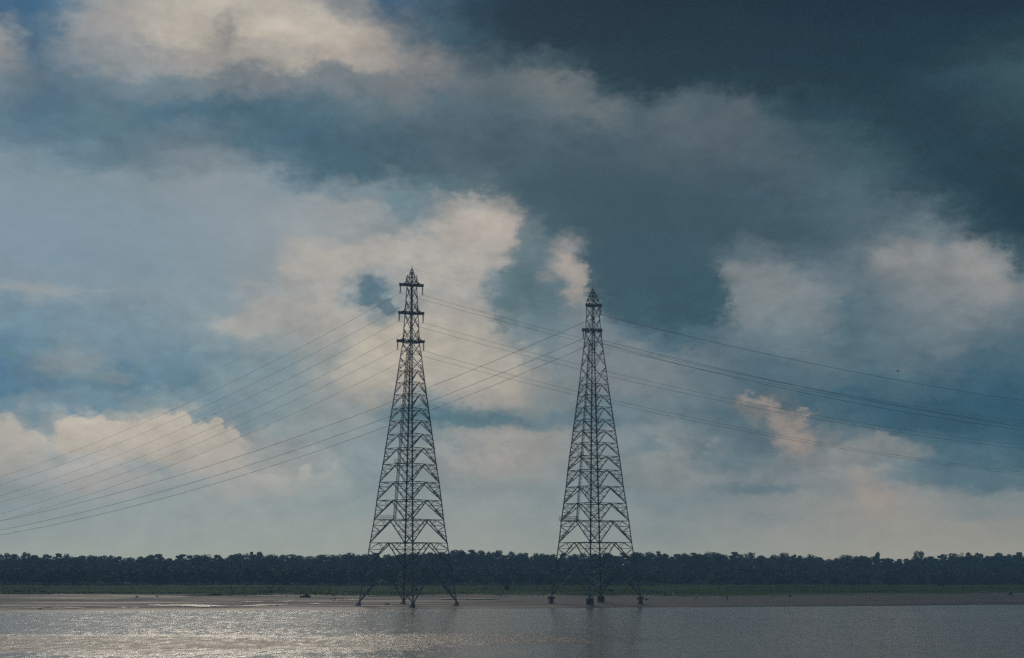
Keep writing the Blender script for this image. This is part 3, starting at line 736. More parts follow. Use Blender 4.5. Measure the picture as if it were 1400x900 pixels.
def make_pylon(spec):
    D = spec['D']
    X0 = ray(spec['cx'], 800)[0] * D
    z0 = gz(X0, D)
    root = empty('transmission_tower', (X0, D, z0))
    tag(root, spec['label'], 'pylon', 'lattice pylons on the river bank')
    sc = lambda py: D / (F * CP - (450 - py) * SP)          # metres per photo pixel at that row
    zs = [z_at(py, D) - z0 for py, h in spec['half']]
    rs = [h * sc(py) / math.cos(spec['beta']) for py, h in spec['half']]
    zs[0] = spec['foot_z']

    def rad(z):
        return float(np.interp(z, zs, rs))

    be = spec['beta']
    dirs = [Vector((math.sin(be + k * math.pi / 2), -math.cos(be + k * math.pi / 2), 0)) for k in range(4)]   # front, right, back, left

    def leg(k, z):
        return dirs[k % 4] * rad(z) + Vector((0, 0, z))

    lv = [z_at(py, D) - z0 for py in spec['levels']]
    lv[0] = spec['foot_z']
    nk = spec['n_k']
    top = lv[-1]
    # legs
    zz = sorted(set([round(z, 3) for z in zs if z <= top + 0.01] + [round(z, 3) for z in lv]))
    for k in range(4):
        dn = (dirs[(k + 1) % 4] - dirs[k]).normalized()
        dp = (dirs[(k - 1) % 4] - dirs[k]).normalized()
        hb = MB()
        zlow = [z for z in zz if z <= lv[nk] + 0.01]
        zhigh = [z for z in zz if z >= lv[nk] - 0.01]
        hb.angle_bar([leg(k, z) for z in zlow], 0.36, 0.12, (dn, dp))
        hb.angle_bar([leg(k, z) for z in zhigh], 0.27, 0.09, (dn, dp))
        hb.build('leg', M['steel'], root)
        # footing
        fb = MB()
        c = dirs[k] * (rad(spec['foot_z']) - 0.1)
        if spec['tall_feet']:
            gh = gz(X0 + c.x, D + c.y) - z0 - 0.4
            fz = spec['foot_z']
            q = dn * 0.42 + dp * -0.42
            for sgn in (-1, 1):
                fb.lathe((c.x + q.x * sgn * 1.0, c.y + q.y * sgn * 1.0, gh), [(0.62, 0), (0.60, fz - gh - 0.85)], 10)
            fb.box((c.x, c.y, fz - 0.45), (2.1, 1.7, 0.8), be)
            fo = fb.build('concrete_footing', M['dark_concrete'], root)
            eb = MB()
            eb.box((c.x, c.y, gh + 0.25), (2.3, 2.0, 0.9), be, 0.85)
            eb.build('footing_base', M['pink_concrete'], fo)
        else:
            gh = gz(X0 + c.x, D + c.y) - z0 - 0.4
            hh = spec['foot_h'][k]
            fb.box((c.x, c.y, (gh + spec['foot_z']) / 2 + 0.1), (1.15, 1.0, spec['foot_z'] - gh + 0.2), be + 0.5, 0.8)
            fb.box((c.x - 0.4, c.y - 0.5, gh + 0.5), (1.5, 1.2, 0.45), be, 0.9)
            fb.build('concrete_footing', M[spec['foot_mat'][k]], root)
    # panels
    sec = MB()
    for p in range(len(lv) - 1):
        zb, zt = lv[p], lv[p + 1]
        big = max(0.15, 0.27 - 0.010 * p)
        sm = max(0.08, 0.135 - 0.005 * p)
        if p < nk:
            nsub = 4 if p < 7 else 3
            mids = []
            for k in range(4):
                lt, rt = leg(k, zt), leg(k + 1, zt)
                lb, rb = leg(k, zb), leg(k + 1, zb)
                mid = (lt + rt) / 2
                mids.append(mid)
                MB().bar(lt, rt, big * 0.72).build('horizontal_beam', M['steel'], root)
                for (foot, head) in ((lb, lt), (rb, rt)):
                    MB().bar(foot, mid, big).build('diagonal_brace', M['steel'], root)
                    prev_leg, prev_dia = None, None
                    for j in range(1, nsub):
                        t = j / nsub
                        a, c = foot.lerp(head, t), foot.lerp(mid, t)
                        segs = [(a, c)]
                        if prev_dia is not None:
                            segs.append((prev_dia, a) if j % 2 else (prev_leg, c))
                        prev_leg, prev_dia = a, c
                        if j == nsub - 1:
                            segs.append((a, head.lerp(mid, 0.5)))
                            segs.append((c, head.lerp(mid, 0.5)))
                        for (e, f) in segs:
                            if p < SUB_LIMIT:
                                MB().bar(e, f, sm).build('lattice_bar', M['steel'], root)
                            else:
                                sec.bar(e, f, sm)
            for k in range(4):
                sec.bar(mids[k], mids[(k + 1) % 4], sm * 1.2)
        else:
            for k in range(4):
                lt, rt = leg(k, zt), leg(k + 1, zt)
                lb, rb = leg(k, zb), leg(k + 1, zb)
                MB().bar(lb, rt, 0.15).build('diagonal_brace', M['steel'], root)
                MB().bar(rb, lt, 0.15).build('diagonal_brace', M['steel'], root)
                if p < nk + 3:
                    zm = (zb + zt) / 2
                    cm = (lb + rt) / 2
                    for (q0, q1) in ((lb, lt), (rb, rt)):
                        sec.bar(q0.lerp(q1, 0.28), cm.lerp(q0, 0.5), 0.10)
                        sec.bar(q0.lerp(q1, 0.72), cm.lerp(q1, 0.5), 0.10)
                        sec.bar(q0.lerp(q1, 0.28), q0.lerp(q1, 0.5).lerp(cm, 0.5), 0.09)
                if p in spec['ring']:
                    MB().bar(lt, rt, 0.20).build('horizontal_beam', M['steel'], root)
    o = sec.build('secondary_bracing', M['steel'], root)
    o['kind'] = 'stuff'
    # peak
    pk = MB()
    pz = [z_at(py, D) - z0 for py, h in spec['peak']]
    pr = [h * sc(py) for py, h in spec['peak']]
    for k in range(4):
        pts = [leg(k, top)] + [dirs[k] * r + Vector((0, 0, z)) for r, z in zip(pr, pz)]
        nxt = [leg(k + 1, top)] + [dirs[(k + 1) % 4] * r + Vector((0, 0, z)) for r, z in zip(pr, pz)]
        for a, c in zip(pts, pts[1:]):
            pk.bar(a, c, 0.17)
        for j in range(len(pts) - 1):
            pk.bar(pts[j], nxt[j + 1], 0.12)
            pk.bar(nxt[j], pts[j + 1], 0.12)
            if j:
                pk.bar(pts[j], nxt[j], 0.14)
    tip = Vector((0, 0, pz[-1]))
    pk.bar(tip - Vector((0, 0, 1.0)), tip + Vector((0, 0, 1.0)), 0.16)
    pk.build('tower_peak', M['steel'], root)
    # cross arms with their hanging insulators
    tips = {}
    ad = Vector((math.cos(spec['arm_rot']), math.sin(spec['arm_rot']), 0))
    an = Vector((-ad.y, ad.x, 0))
    for name, py, hl, hr, tie_py, ins in spec['arms']:
        za = z_at(py, D) - z0
        zt = z_at(tie_py, D) - z0
        for sgn, hw in ((-1, hl), (1, hr)):
            L = hw * sc(py)
            if L <= 0:
                continue
            r0 = rad(za) * 0.72
            ab = MB()
            hgt = 0.52
            w0, w1 = rad(za) * 0.45, 0.45
            nseg = 5
            P = []
            for j in range(nseg + 1):
                t = j / nseg
                x = r0 + (L - r0) * t if L > r0 + 0.6 else (L * t)
                wd = w0 + (w1 - w0) * t
                up = hgt
                b0 = ad * (sgn * x) + Vector((0, 0, za))
                P.append((b0 + an * wd, b0 - an * wd, b0 + an * wd + Vector((0, 0, up)), b0 - an * wd + Vector((0, 0, up))))
            for j in range(nseg):
                for q in range(4):
                    ab.bar(P[j][q], P[j + 1][q], 0.22)
                ab.bar(P[j][0], P[j + 1][2], 0.14)
                ab.bar(P[j][1], P[j + 1][3], 0.14)
                ab.bar(P[j][2], P[j + 1][0], 0.12)
                ab.bar(P[j][3], P[j + 1][1], 0.12)
                ab.bar(P[j][0], P[j + 1][1], 0.14)
                ab.bar(P[j + 1][0], P[j + 1][1], 0.18)
                ab.bar(P[j + 1][2], P[j + 1][3], 0.16)
                ab.bar(P[j + 1][0], P[j + 1][2], 0.14)
                ab.bar(P[j + 1][1], P[j + 1][3], 0.14)
            arm = ab.build('cross_arm', M['steel'], root)
            wk = MB()       # plank walkway and toe boards along the arm
            for q in (0, 1):        # the arm's chords run on through the cage
                wk.bar(P[0][q], P[0][q] - ad * (sgn * r0), 0.24)
                wk.bar(P[0][q + 2], P[0][q + 2] - ad * (sgn * r0), 0.20)
                wk.bar(P[0][q], P[0][q + 2] - ad * (sgn * r0), 0.14)
                wk.bar(P[0][q + 2], P[0][q] - ad * (sgn * r0), 0.14)
            wk.bar((P[0][0] + P[0][1]) / 2 + Vector((0, 0, 0.16)), Vector((0, 0, za + 0.16)), 0.9, 0.10)
            m0, m1 = (P[0][0] + P[0][1]) / 2, (P[-1][0] + P[-1][1]) / 2
            wk.bar(m0 + Vector((0, 0, 0.16)), m1 + Vector((0, 0, 0.16)), 0.95, 0.10)
            for q in (0, 1):
                wk.bar(P[0][q] + Vector((0, 0, 0.45)), P[-1][q] + Vector((0, 0, 0.40)), 0.06, 0.35)
            wk.bar(P[-1][0] + Vector((0, 0, 0.5)), P[-1][1] + Vector((0, 0, 0.5)), 0.10, 0.75)
            wk.build('walkway', M['steel'], arm)
            if zt > za + 1.5:
                tb = MB()
                for q, s2 in ((2, 1), (3, -1)):
                    a = P[3][q]
                    m = ad * (sgn * rad(zt) * 0.95) * 0.9 + an * (s2 * rad(zt) * 0.35) + Vector((0, 0, zt))
                    bend = a.lerp(m, 0.55) - Vector((0, 0, 0.25 * (zt - za))) - ad * (sgn * 0.2)
                    tb.bar(a, bend, 0.18)
                    tb.bar(bend, m, 0.18)
                    tb.bar(P[1][q], bend, 0.11)
                    tb.bar(P[2][q], bend, 0.11)
                tb.build('arm_tie', M['steel'], root)
            side = 'L' if sgn < 0 else 'R'
            if side in ins:
                mat, drop = ins[side]
                ln = drop * sc(py)
                tp = ad * (sgn * (L - 0.25)) + Vector((0, 0, za - 0.05))
                prof = [(0.06, 0.0)]
                nd = 9
                for q in range(nd):
                    z1 = -0.15 - (ln - 0.45) * q / nd
                    hgt2 = (ln - 0.45) / nd
                    prof += [(0.10, z1), (0.30, z1 - hgt2 * 0.45), (0.30, z1 - hgt2 * 0.60), (0.10, z1 - hgt2 * 0.75)]
                prof.append((0.05, -ln))
                ib = MB().lathe(tp, prof, 9)
                io = ib.build('insulator_string', M[mat], root)
                MB().bar(tp + Vector((-0.3, 0, -ln)), tp + Vector((0.3, 0, -ln)), 0.16).build('wire_clamp', M['steel'], io)
                tips[(name, side)] = root.location + tp + Vector((0, 0, -ln - 0.05))
    tips['peak'] = root.location + tip
    # caged ladder with landings, just inside the left-front face
    lad = MB()
    pts = []
    for py, px in spec['ladder']:
        zl = z_at(py, D) - z0
        m = (leg(0, zl) + leg(3, zl)) / 2
        inward = -Vector((m.x, m.y, 0)).normalized()
        pts.append(m + inward * 0.5)
    along = (dirs[0] - dirs[3]).normalized()
    inn = -((dirs[0] + dirs[3]).normalized())
    for a, c in zip(pts, pts[1:]):
        for s2 in (-0.33, 0.33):
            lad.bar(a + along * s2, c + along * s2, 0.14)
        lad.bar(a + inn * 0.7, c + inn * 0.7, 0.10)
        lad.bar(a + inn * 0.4 + along * 0.45, c + inn * 0.4 + along * 0.45, 0.10)
        lad.bar(a + inn * 0.4 - along * 0.45, c + inn * 0.4 - along * 0.45, 0.10)
        n = max(1, int((c - a).length / 0.55))
        for j in range(n):
            q = a.lerp(c, j / n)
            lad.bar(q - along * 0.33, q + along * 0.33, 0.09)
            if j % 2 == 0:
                lad.bar(q - along * 0.33, q + inn * 0.4 - along * 0.45, 0.08)
                lad.bar(q + along * 0.33, q + inn * 0.4 + along * 0.45, 0.08)
                lad.bar(q + inn * 0.4 - along * 0.45, q + inn * 0.7, 0.08)
                lad.bar(q + inn * 0.4 + along * 0.45, q + inn * 0.7, 0.08)
    lad.build('ladder', M[spec['ladder_mat']], root)
    for (py, f0, f1) in spec['landings']:
        zl = z_at(py, D) - z0
        a, c = leg(3, zl).lerp(leg(0, zl), f0), leg(3, zl).lerp(leg(0, zl), f1)
        lb_ = MB()
        off = inn * 0.6
        lb_.bar(a + off, c + off, 1.3, 0.12)
        po = lb_.build('landing', M['steel'], root)
        rb_ = MB()
        for dz in (0.55, 1.15):
            rb_.bar(a + Vector((0, 0, dz)), c + Vector((0, 0, dz)), 0.10)
        n = max(2, int((c - a).length / 0.6))
        for j in range(n + 1):
            q = a.lerp(c, j / n)
            rb_.bar(q, q + Vector((0, 0, 1.2)), 0.09)
        rb_.build('railing', M[spec['ladder_mat']], po)
    return root, tips


LEFT = dict(
    D=452.0, cx=558.3, beta=R(9.6), foot_z=0.9, tall_feet=False, foot_h=[1, 1, 1, 1],
    foot_mat=['dark_concrete', 'pink_concrete', 'concrete', 'concrete'],
    label='taller lattice pylon with three tiers of cross arms and a pinkish ladder',
    half=[(824, 66.6), (742, 52.6), (711, 47.6), (684.7, 44.2), (660, 40.8), (630, 35.8), (613.8, 33.6), (594.7, 30.6), (576, 27.9), (560, 25.4), (540, 22.4), (524, 20.0), (507, 17.5), (480, 13.7), (470, 11.8), (428, 9.3), (391, 7.1)],
    levels=[824, 778, 742.5, 711, 684.7, 660, 635.6, 613.8, 594.7, 576.3, 559.7, 540.3, 523.8, 507.5, 489, 469, 449, 429, 410, 391],
    n_k=13, ring=(14, 16, 18),
    peak=[(385.5, 6.6), (379, 4.6), (372, 2.4), (367.5, 0.5)],
    arm_rot=R(16),
    arms=[('top', 391.0, 17.0, 16.0, 376.5, {'L': ('brown_glaze', 10.5), 'R': ('brown_glaze', 11.5)}),
          ('mid', 429.2, 18.0, 17.3, 416.0, {'L': ('grey_glaze', 10.5), 'R': ('grey_glaze', 11.0)}),
          ('low', 467.8, 19.8, 18.4, 453.5, {'L': ('brown_glaze', 10.5), 'R': ('grey_glaze', 11.0)})],
    ladder=[(711, 0), (635, 0), (560, 0), (476, 0)], ladder_mat='ladder',
    landings=[(711, 0.05, 0.58), (634.5, 0.40, 0.62), (559.5, 0.40, 0.65)],
)
RIGHT = dict(
    D=470.0, cx=814.2, beta=R(-10.4), foot_z=2.35, tall_feet=True,
    label='shorter lattice pylon on dark concrete footings with two narrow cross arms',
    half=[(817, 60.8), (775, 55.0), (742, 49.8), (712.7, 46.4), (688.7, 42.8), (666, 39.4), (643.6, 36.9), (625, 34.4), (606.5, 31.6), (589.7, 29.2), (574.7, 26.9), (557.5, 24.6), (541.7, 22.3), (526, 20.0), (505, 17.5), (477, 13.6), (455, 11.0), (436, 9.4), (419, 9.0)],
    levels=[817, 775, 742, 712.7, 688.7, 666, 643.6, 625, 606.5, 589.7, 574.7, 557.5, 541.7, 526, 502, 478, 454.5, 436.5, 419],
    n_k=13, ring=(15, 17),
    peak=[(411, 8.2), (405, 5.6), (400, 3.2), (395.5, 0.6)],
    arm_rot=R(14),
    arms=[('top', 418.5, 9.8, 12.2, 418.5, {'R': ('grey_glaze', 11.5)}),
          ('low', 452.5, 15.2, 12.6, 452.5, {'L': ('grey_glaze', 11.0), 'R': ('grey_glaze', 12.0)})],
    ladder=[(712, 0), (624, 0), (540, 0), (470, 0)], ladder_mat='steel',
    landings=[(711.5, -0.06, 0.58), (624, 0.38, 0.66), (541, 0.40, 0.68)],
)
tower_a, TA = make_pylon(LEFT)
tower_b, TB = make_pylon(RIGHT)

# ------------------------------------------------------------------ conductors: straight in plan, sagging in height
LEFT_FAR, RIGHT_FAR = 1.34, 1.10


def span(A, samples, far, edge_px):
    """points of a sagging span from A through sight-line samples, far = distance factor at the frame edge"""
    D0 = A.y
    ex, ey = [s for s in samples if s[0] == edge_px][0]
    B = at(ex, ey, D0 * far)
    d = Vector((B.x - A.x, B.y - A.y, 0))
    L = d.length
    d.normalize()
    T, Z = [0.0], [A.z]
    W = [50.0]
    for px, py in samples:
        a, b = ray(px, py)
        t = (a * A.y - A.x) / (d.x - a * d.y)
        T.append(t / L)
        Z.append(CAM_H + b * (A.y + d.y * t))
        W.append(1.0)
    c = np.polyfit(np.array(T), np.array(Z), 2, w=np.array(W))
    pts = []
    for k in range(41):
        t = 1.35 * k / 40
        z = float(np.polyval(c, t))
        if k == 0:
            z = A.z
        if z < 6.0:
            break
        pts.append(Vector((A.x + d.x * L * t, A.y + d.y * L * t, z)))
    return pts


def cable(name, label, A, left, right, r, cat='cable', group=None):
    a = span(A, left, LEFT_FAR, 0)
    b = span(A, right, RIGHT_FAR, 1400)
    pts = list(reversed(a)) + b[1:]
    o = MB().tube(pts, r, 5).build(name, M['wire'], None, True)
    tag(o, label, cat, group)
    return o


WR = 0.038
GA = 'conductors strung through the taller pylon'
GB = 'conductors strung through the shorter pylon'
cable('power_cable', 'cable hanging from the left end of the top arm of the taller pylon', TA[('top', 'L')],
      [(480, 437.5), (403.6, 480), (214, 569), (96, 620), (0, 652)], [(572.5, 407.5), (640, 428), (790, 467), (900, 491), (1400, 580)], WR, group=GA)
cable('power_cable', 'cable hanging from the right end of the top arm of the taller pylon', TA[('top', 'R')],
      [(552, 418.5), (480, 457), (437.5, 480), (255, 565.7), (128.6, 620), (0, 663)], [(640, 421.5), (796, 464), (900, 486.4), (1400, 576.5)], WR, group=GA)
cable('power_cable', 'cable hanging from the left end of the middle arm of the taller pylon', TA[('mid', 'L')],
      [(480, 474), (468, 480), (286, 569), (170, 620), (0, 678)], [(640, 466.7), (740, 493), (900, 529), (1400, 614)], WR, group=GA)
cable('power_cable', 'cable hanging from the right end of the middle arm of the taller pylon', TA[('mid', 'R')],
      [(541, 461.7), (500, 484), (205, 620), (0, 687)], [(640, 459), (740, 486), (900, 524), (1400, 609)], WR, group=GA)
cable('power_cable', 'cable hanging from the left end of the lowest arm of the taller pylon', TA[('low', 'L')],
      [(500, 502), (237, 620), (0, 703)], [(640, 503), (740, 529.5), (890, 563.5), (1400, 649)], WR, group=GA)
cable('power_cable', 'cable hanging from the right end of the lowest arm of the taller pylon', TA[('low', 'R')],
      [(500, 519.6), (275, 620), (0, 712)], [(640, 497), (740, 523), (836.4, 547), (890, 559), (1211, 620), (1400, 646)], WR, group=GA)
cable('power_cable', 'cable hanging from the top arm of the shorter pylon', TB[('top', 'R')],
      [(801.5, 440.7), (740, 468), (640, 509), (583, 531), (500, 564), (336, 620), (0, 713)], [(890, 448), (1043, 483), (1400, 548)], 0.062, group=GB)
cable('power_cable', 'cable hanging from the left end of the lower arm of the shorter pylon', TB[('low', 'L')],
      [(740, 488), (640, 529), (500, 582), (389, 620), (0, 725)], [(831, 472), (900, 491), (1400, 588)], 0.062, group=GB)
cable('power_cable', 'cable hanging from the right end of the lower arm of the shorter pylon', TB[('low', 'R')],
      [(797, 478), (740, 502), (640, 541), (500, 594.6), (421, 620), (0, 732)], [(900, 484.5), (1400, 584)], 0.062, group=GB)
cable('earth_wire', 'thin earth wire running off the tip of the taller pylon', TA['peak'],
      [(540, 379), (480, 411), (307, 500), (214, 546), (0, 636)], [(640, 386), (763, 419), (1098, 480), (1400, 516)], 0.014, 'wire', 'thin earth wires on the pylon tips')
cable('earth_wire', 'thin earth wire running off the tip of the shorter pylon', TB['peak'],
      [(763, 419), (640, 476), (500, 534), (300, 606), (0, 690)], [(900, 424), (1043, 462), (1211, 500), (1400, 529)], 0.010, 'wire', 'thin earth wires on the pylon tips')

# ------------------------------------------------------------------ trees
def leaf_cloud(b, rng, lobes, n, size):
    """many small leaf-sprays on and inside ellipsoid lobes [(centre, radii)]"""
    vol = np.array([l[1][0] * l[1][1] * l[1][2] for l in lobes]) ** 0.67
    pick = rng.choice(len(lobes), n, p=vol / vol.sum())
    for k in pick:
        c, r = lobes[k]
        d = rng.normal(size=3)
        d /= np.linalg.norm(d)
        rad = rng.uniform(0.55, 1.0) ** 0.6 * rng.uniform(0.92, 1.10)
        p = np.array(c) + d * np.array(r) * rad
        sz = size * rng.uniform(0.6, 1.35)
        nrm = d + rng.normal(size=3) * 0.6 + np.array([0, 0, 0.35])
        nrm /= np.linalg.norm(nrm)
        t = np.cross(nrm, rng.normal(size=3))
        t /= np.linalg.norm(t)
        w_ = np.cross(nrm, t)
        i = len(b.v)
        b.v += [tuple(p + t * sz * 0.6), tuple(p + w_ * sz * 0.42 - nrm * sz * 0.15), tuple(p - t * sz * 0.6), tuple(p - w_ * sz * 0.42 - nrm * sz * 0.15)]
        b.f.append((i, i + 1, i + 2, i + 3))


def tree_proto(seed, shape, mat, n=2000, H=16.0, leaf=0.72):
    rng = np.random.RandomState(seed)
    root = empty('tree', (0, 0, 0))
    W = {'round': 5.2, 'tall': 3.4, 'wide': 7.2, 'ragged': 5.0, 'dome': 6.4}[shape] * H / 16.0
    base = {'round': 0.22, 'tall': 0.18, 'wide': 0.30, 'ragged': 0.25, 'dome': 0.20}[shape] * H * 0.4
    tb = MB()
    lean = rng.normal(size=2) * 0.25
    pts = [Vector((lean[0] * t * 2, lean[1] * t * 2, H * 0.78 * t)) for t in (0, 0.2, 0.45, 0.7, 1.0)]
    tb.tube(pts, [0.34, 0.27, 0.22, 0.15, 0.05], 7)
    lobes = []
    nl = {'round': 17, 'tall': 13, 'wide': 20, 'ragged': 15, 'dome': 22}[shape]
    for k in range(nl):
        t = (k + 0.5) / nl
        zc = base + (H - base) * (0.10 + 0.80 * t)
        prof = {'round': math.sin(math.pi * (0.12 + 0.80 * t)) ** 0.8, 'tall': 0.9 - 0.5 * t, 'wide': 0.55 + 0.45 * math.sin(math.pi * (0.2 + 0.65 * t)),
                'ragged': 0.95 - 0.45 * t, 'dome': math.sqrt(max(0.05, 1 - (t * 0.92) ** 2))}[shape]
        a = k * 2.399 + rng.uniform(-0.5, 0.5)
        rr = W * prof * rng.uniform(0.30, 0.82)
        lr = W * rng.uniform(0.20, 0.40) * (0.75 + 0.4 * prof) * (0.85 if shape == 'ragged' else 1)
        c = (rr * math.cos(a), rr * math.sin(a), min(zc, H - lr * 0.75))
        lobes.append((c, (lr, lr, lr * rng.uniform(0.62, 0.85))))
        s0 = pts[1 + min(3, int(t * 3))]
        tb.tube([s0, s0.lerp(Vector(c), 0.55) + Vector((0, 0, 0.4)), Vector(c)], [0.13, 0.09, 0.03], 5)
    lobes.append(((rng.uniform(-1, 1), rng.uniform(-1, 1), H - W * 0.20), (W * 0.28, W * 0.28, W * 0.20)))
    cb = MB()
    leaf_cloud(cb, rng, lobes, n, leaf)
    tb.build('trunk', M['bark'], root)
    cb.build('crown', mat, root)
    return root, H, W


PROTO = {}
for i, sh in enumerate(['round', 'tall', 'wide', 'ragged', 'dome', 'round', 'ragged', 'wide', 'round', 'dome']):
    PROTO[i] = tree_proto(11 + i, sh, M['leaf'])
FRONT = {}
for i, sh in enumerate(['round', 'wide', 'dome', 'ragged']):
    FRONT[i] = tree_proto(71 + i, sh, M['leaf'], 1500, 10.0, 0.62)
USED = set()


def plant(pid, table, px, ytop, D, wpx, rng, label, group, cat='tree'):
    src, H, W = table[pid]
    X = ray(px, 790)[0] * D
    zb = gz(X, D)
    hgt = CAM_H + ray(px, ytop)[1] * D - zb
    key = (id(table), pid)
    if key in USED:
        o = copy_tree(src)
    else:
        o = src
        USED.add(key)
    wm = wpx * D / F / (2 * W * 0.92)
    o.location = (X, D, zb - 0.1)
    o.scale = (wm, wm * rng.uniform(0.85, 1.15), hgt / H)
    o.rotation_euler = (0, 0, rng.uniform(0, 6.28))
    tag(o, label, cat, group)
    return o


SKYLINE = [(-55, 758, 20), (-38, 756, 22), (-20, 758, 18), (-6, 757, 18), (9, 756, 16), (21, 757.5, 14), (34, 755, 18), (48, 759, 14), (60, 758, 14), (76, 757, 12), (90, 757, 16), (108, 760, 16), (120, 759, 14), (139, 759.5, 14),
           (151, 759.5, 14), (164, 761, 12), (180, 762, 16), (190, 761, 14), (203, 759, 16), (213, 757.5, 18), (232, 763, 14), (248, 758, 16), (261, 759.5, 12), (270, 759, 14), (278, 758, 12), (293, 759, 14), (301, 761, 12), (314, 759, 14),
           (324, 756.5, 16), (334, 756.5, 13), (344, 754.5, 13), (354, 754.5, 13), (369, 758, 16), (384, 758, 16), (402, 758.3, 20), (422, 760, 20), (440, 758, 16), (455, 758, 16), (467, 757.5, 14), (480, 756, 18), (498, 757.5, 18),
           (514, 756, 18), (532, 757.5, 18), (552, 757, 20), (570, 755, 18), (586, 755, 18), (602, 755, 20), (620, 752, 20), (633, 752, 14), (644, 752, 14), (657, 753, 16), (669, 755, 14), (682, 751.6, 17), (700, 754, 12), (711, 756, 12),
           (720, 756, 12), (733, 756, 16), (744, 757, 14), (756, 758, 14), (770, 756, 14), (784, 757, 14), (798, 756, 16), (816, 757, 18), (834, 756, 18), (852, 756, 16), (868, 756, 14), (874, 754.5, 16), (886, 754.5, 14), (902, 754, 14),
           (912, 757, 12), (924, 757.5, 16), (937, 756, 15), (952, 756, 16), (964, 757.5, 12), (977, 754, 15), (986, 756.5, 12), (1003, 755, 15), (1016, 757.5, 9), (1025, 755, 12), (1042, 759.5, 14), (1058, 758.7, 14), (1071, 755, 18), (1087, 758.7, 11),
           (1096, 760, 10), (1111, 757.8, 17), (1124, 762.5, 13), (1136, 765, 14), (1147, 763, 14), (1163, 758.7, 14), (1176, 760, 12), (1184, 760.5, 11), (1200.5, 754.8, 13), (1217, 763, 12), (1229, 764.5, 12), (1242, 764.5, 14), (1258, 752.8, 20), (1276, 760.5, 14),
           (1293, 758, 15), (1308, 756, 14), (1327.5, 755.3, 13), (1340, 756, 13), (1351, 760, 12), (1367, 756, 15), (1380, 757.5, 13), (1393, 755, 14), (1408, 756, 15), (1424, 758, 16), (1442, 756, 18), (1458, 758, 18)]
sx = np.array([q[0] for q in SKYLINE], float)
sy = np.array([q[1] for q in SKYLINE], float)
NOTED = {
    1258: ('tall round-headed tree standing clear above the wood on the right', 4),
    1200.5: ('slim tree with a knob of foliage above the low dip in the wood', 0),
    1071: ('broad dark tree making a peak in the wood right of the shorter pylon', 7),
    682: ('highest domed tree of the wood between the two pylons', 4),
    34: ('rounded tree that stands highest at the left end of the wood', 5),
    902: ('pointed tree just right of the shorter pylon on the skyline', 1),
    344: ('tallest tree of the raised clump left of the taller pylon', 3),
}
rng = np.random.RandomState(5)


def where(px):
    return 'left of the taller pylon' if px < 500 else 'behind the taller pylon' if px < 618 else 'between the two pylons' if px < 755 else 'behind the shorter pylon' if px < 872 else 'right of the shorter pylon'


GT = 'trees of the far wood'
LT = 'tree in the dark wood along the far edge of the meadow'
for px, yt, wp in SKYLINE:
    if px in NOTED:
        lab, pid = NOTED[px]
        plant(pid, PROTO, px, yt - 0.3, 1085, wp * 1.1, rng, lab, GT)
    else:
        plant(rng.randint(0, 10), PROTO, px, yt - 0.3, rng.uniform(1090, 1180), wp * rng.uniform(1.5, 2.2), rng, 'tree whose crown breaks the skyline of the far wood ' + where(px), 'skyline trees of the wood ' + where(px))
for k in range(105):
    px = -60 + 1525 * (k + rng.uniform(0.1, 0.9)) / 105
    yt = np.interp(px, sx, sy) + rng.uniform(1.0, 7)
    plant(rng.randint(0, 10), PROTO, px, yt, rng.uniform(980, 1080), rng.uniform(26, 40), rng, 'tree in the thick of the far wood below its skyline ' + where(px), 'inner trees of the wood ' + where(px))
# lower, darker trees in front of the wood
GF = 'low trees in front of the far wood'
LF = 'low dark tree standing in front of the far wood'
for k in range(46):
    px = -60 + 560 * (k + rng.uniform(0.1, 0.9)) / 46
    plant(rng.randint(0, 4), FRONT, px, rng.uniform(775, 783), rng.uniform(765, 790), rng.uniform(15, 26), rng, 'low dark tree along the front of the far wood ' + where(px), 'low front trees of the wood ' + where(px))
for k in range(40):
    px = 500 + 960 * (k + rng.uniform(0.1, 0.9)) / 40
    plant(rng.randint(0, 4), FRONT, px, rng.uniform(779, 790) + (4 if px > 900 else 0), rng.uniform(770, 800), rng.uniform(15, 26), rng, 'low dark tree along the front of the far wood ' + where(px), 'low front trees of the wood ' + where(px))

# bare tree on the skyline
root = empty('bare_tree', (ray(1317.5, 790)[0] * 880, 880, gz(ray(1317.5, 790)[0] * 880, 880)))
tb = MB()
hh = CAM_H + ray(1317, 753)[1] * 880 - root.location.z
tb.tube([(0, 0, 0), (0.2, 0, hh * 0.5), (0, 0, hh * 0.8), (-0.1, 0, hh)], [0.45, 0.36, 0.26, 0.06], 7)
tb.build('trunk', M['bark'], root)
for k, (z, dx, dz) in enumerate([(0.72, 1.6, 2.2), (0.76, -1.8, 2.4), (0.84, 1.0, 1.9), (0.88, -1.2, 1.3), (0.66, -1.4, 1.2)]):
    MB().tube([(0, 0, hh * z), (dx * 0.6, 0.3 * (-1) ** k, hh * z + dz * 0.4), (dx, 0.5 * (-1) ** k, hh * z + dz)], [0.2, 0.14, 0.05], 5).build('branch', M['bark'], root)
tag(root, 'bare leafless tree poking above the wood near the right edge', 'tree')

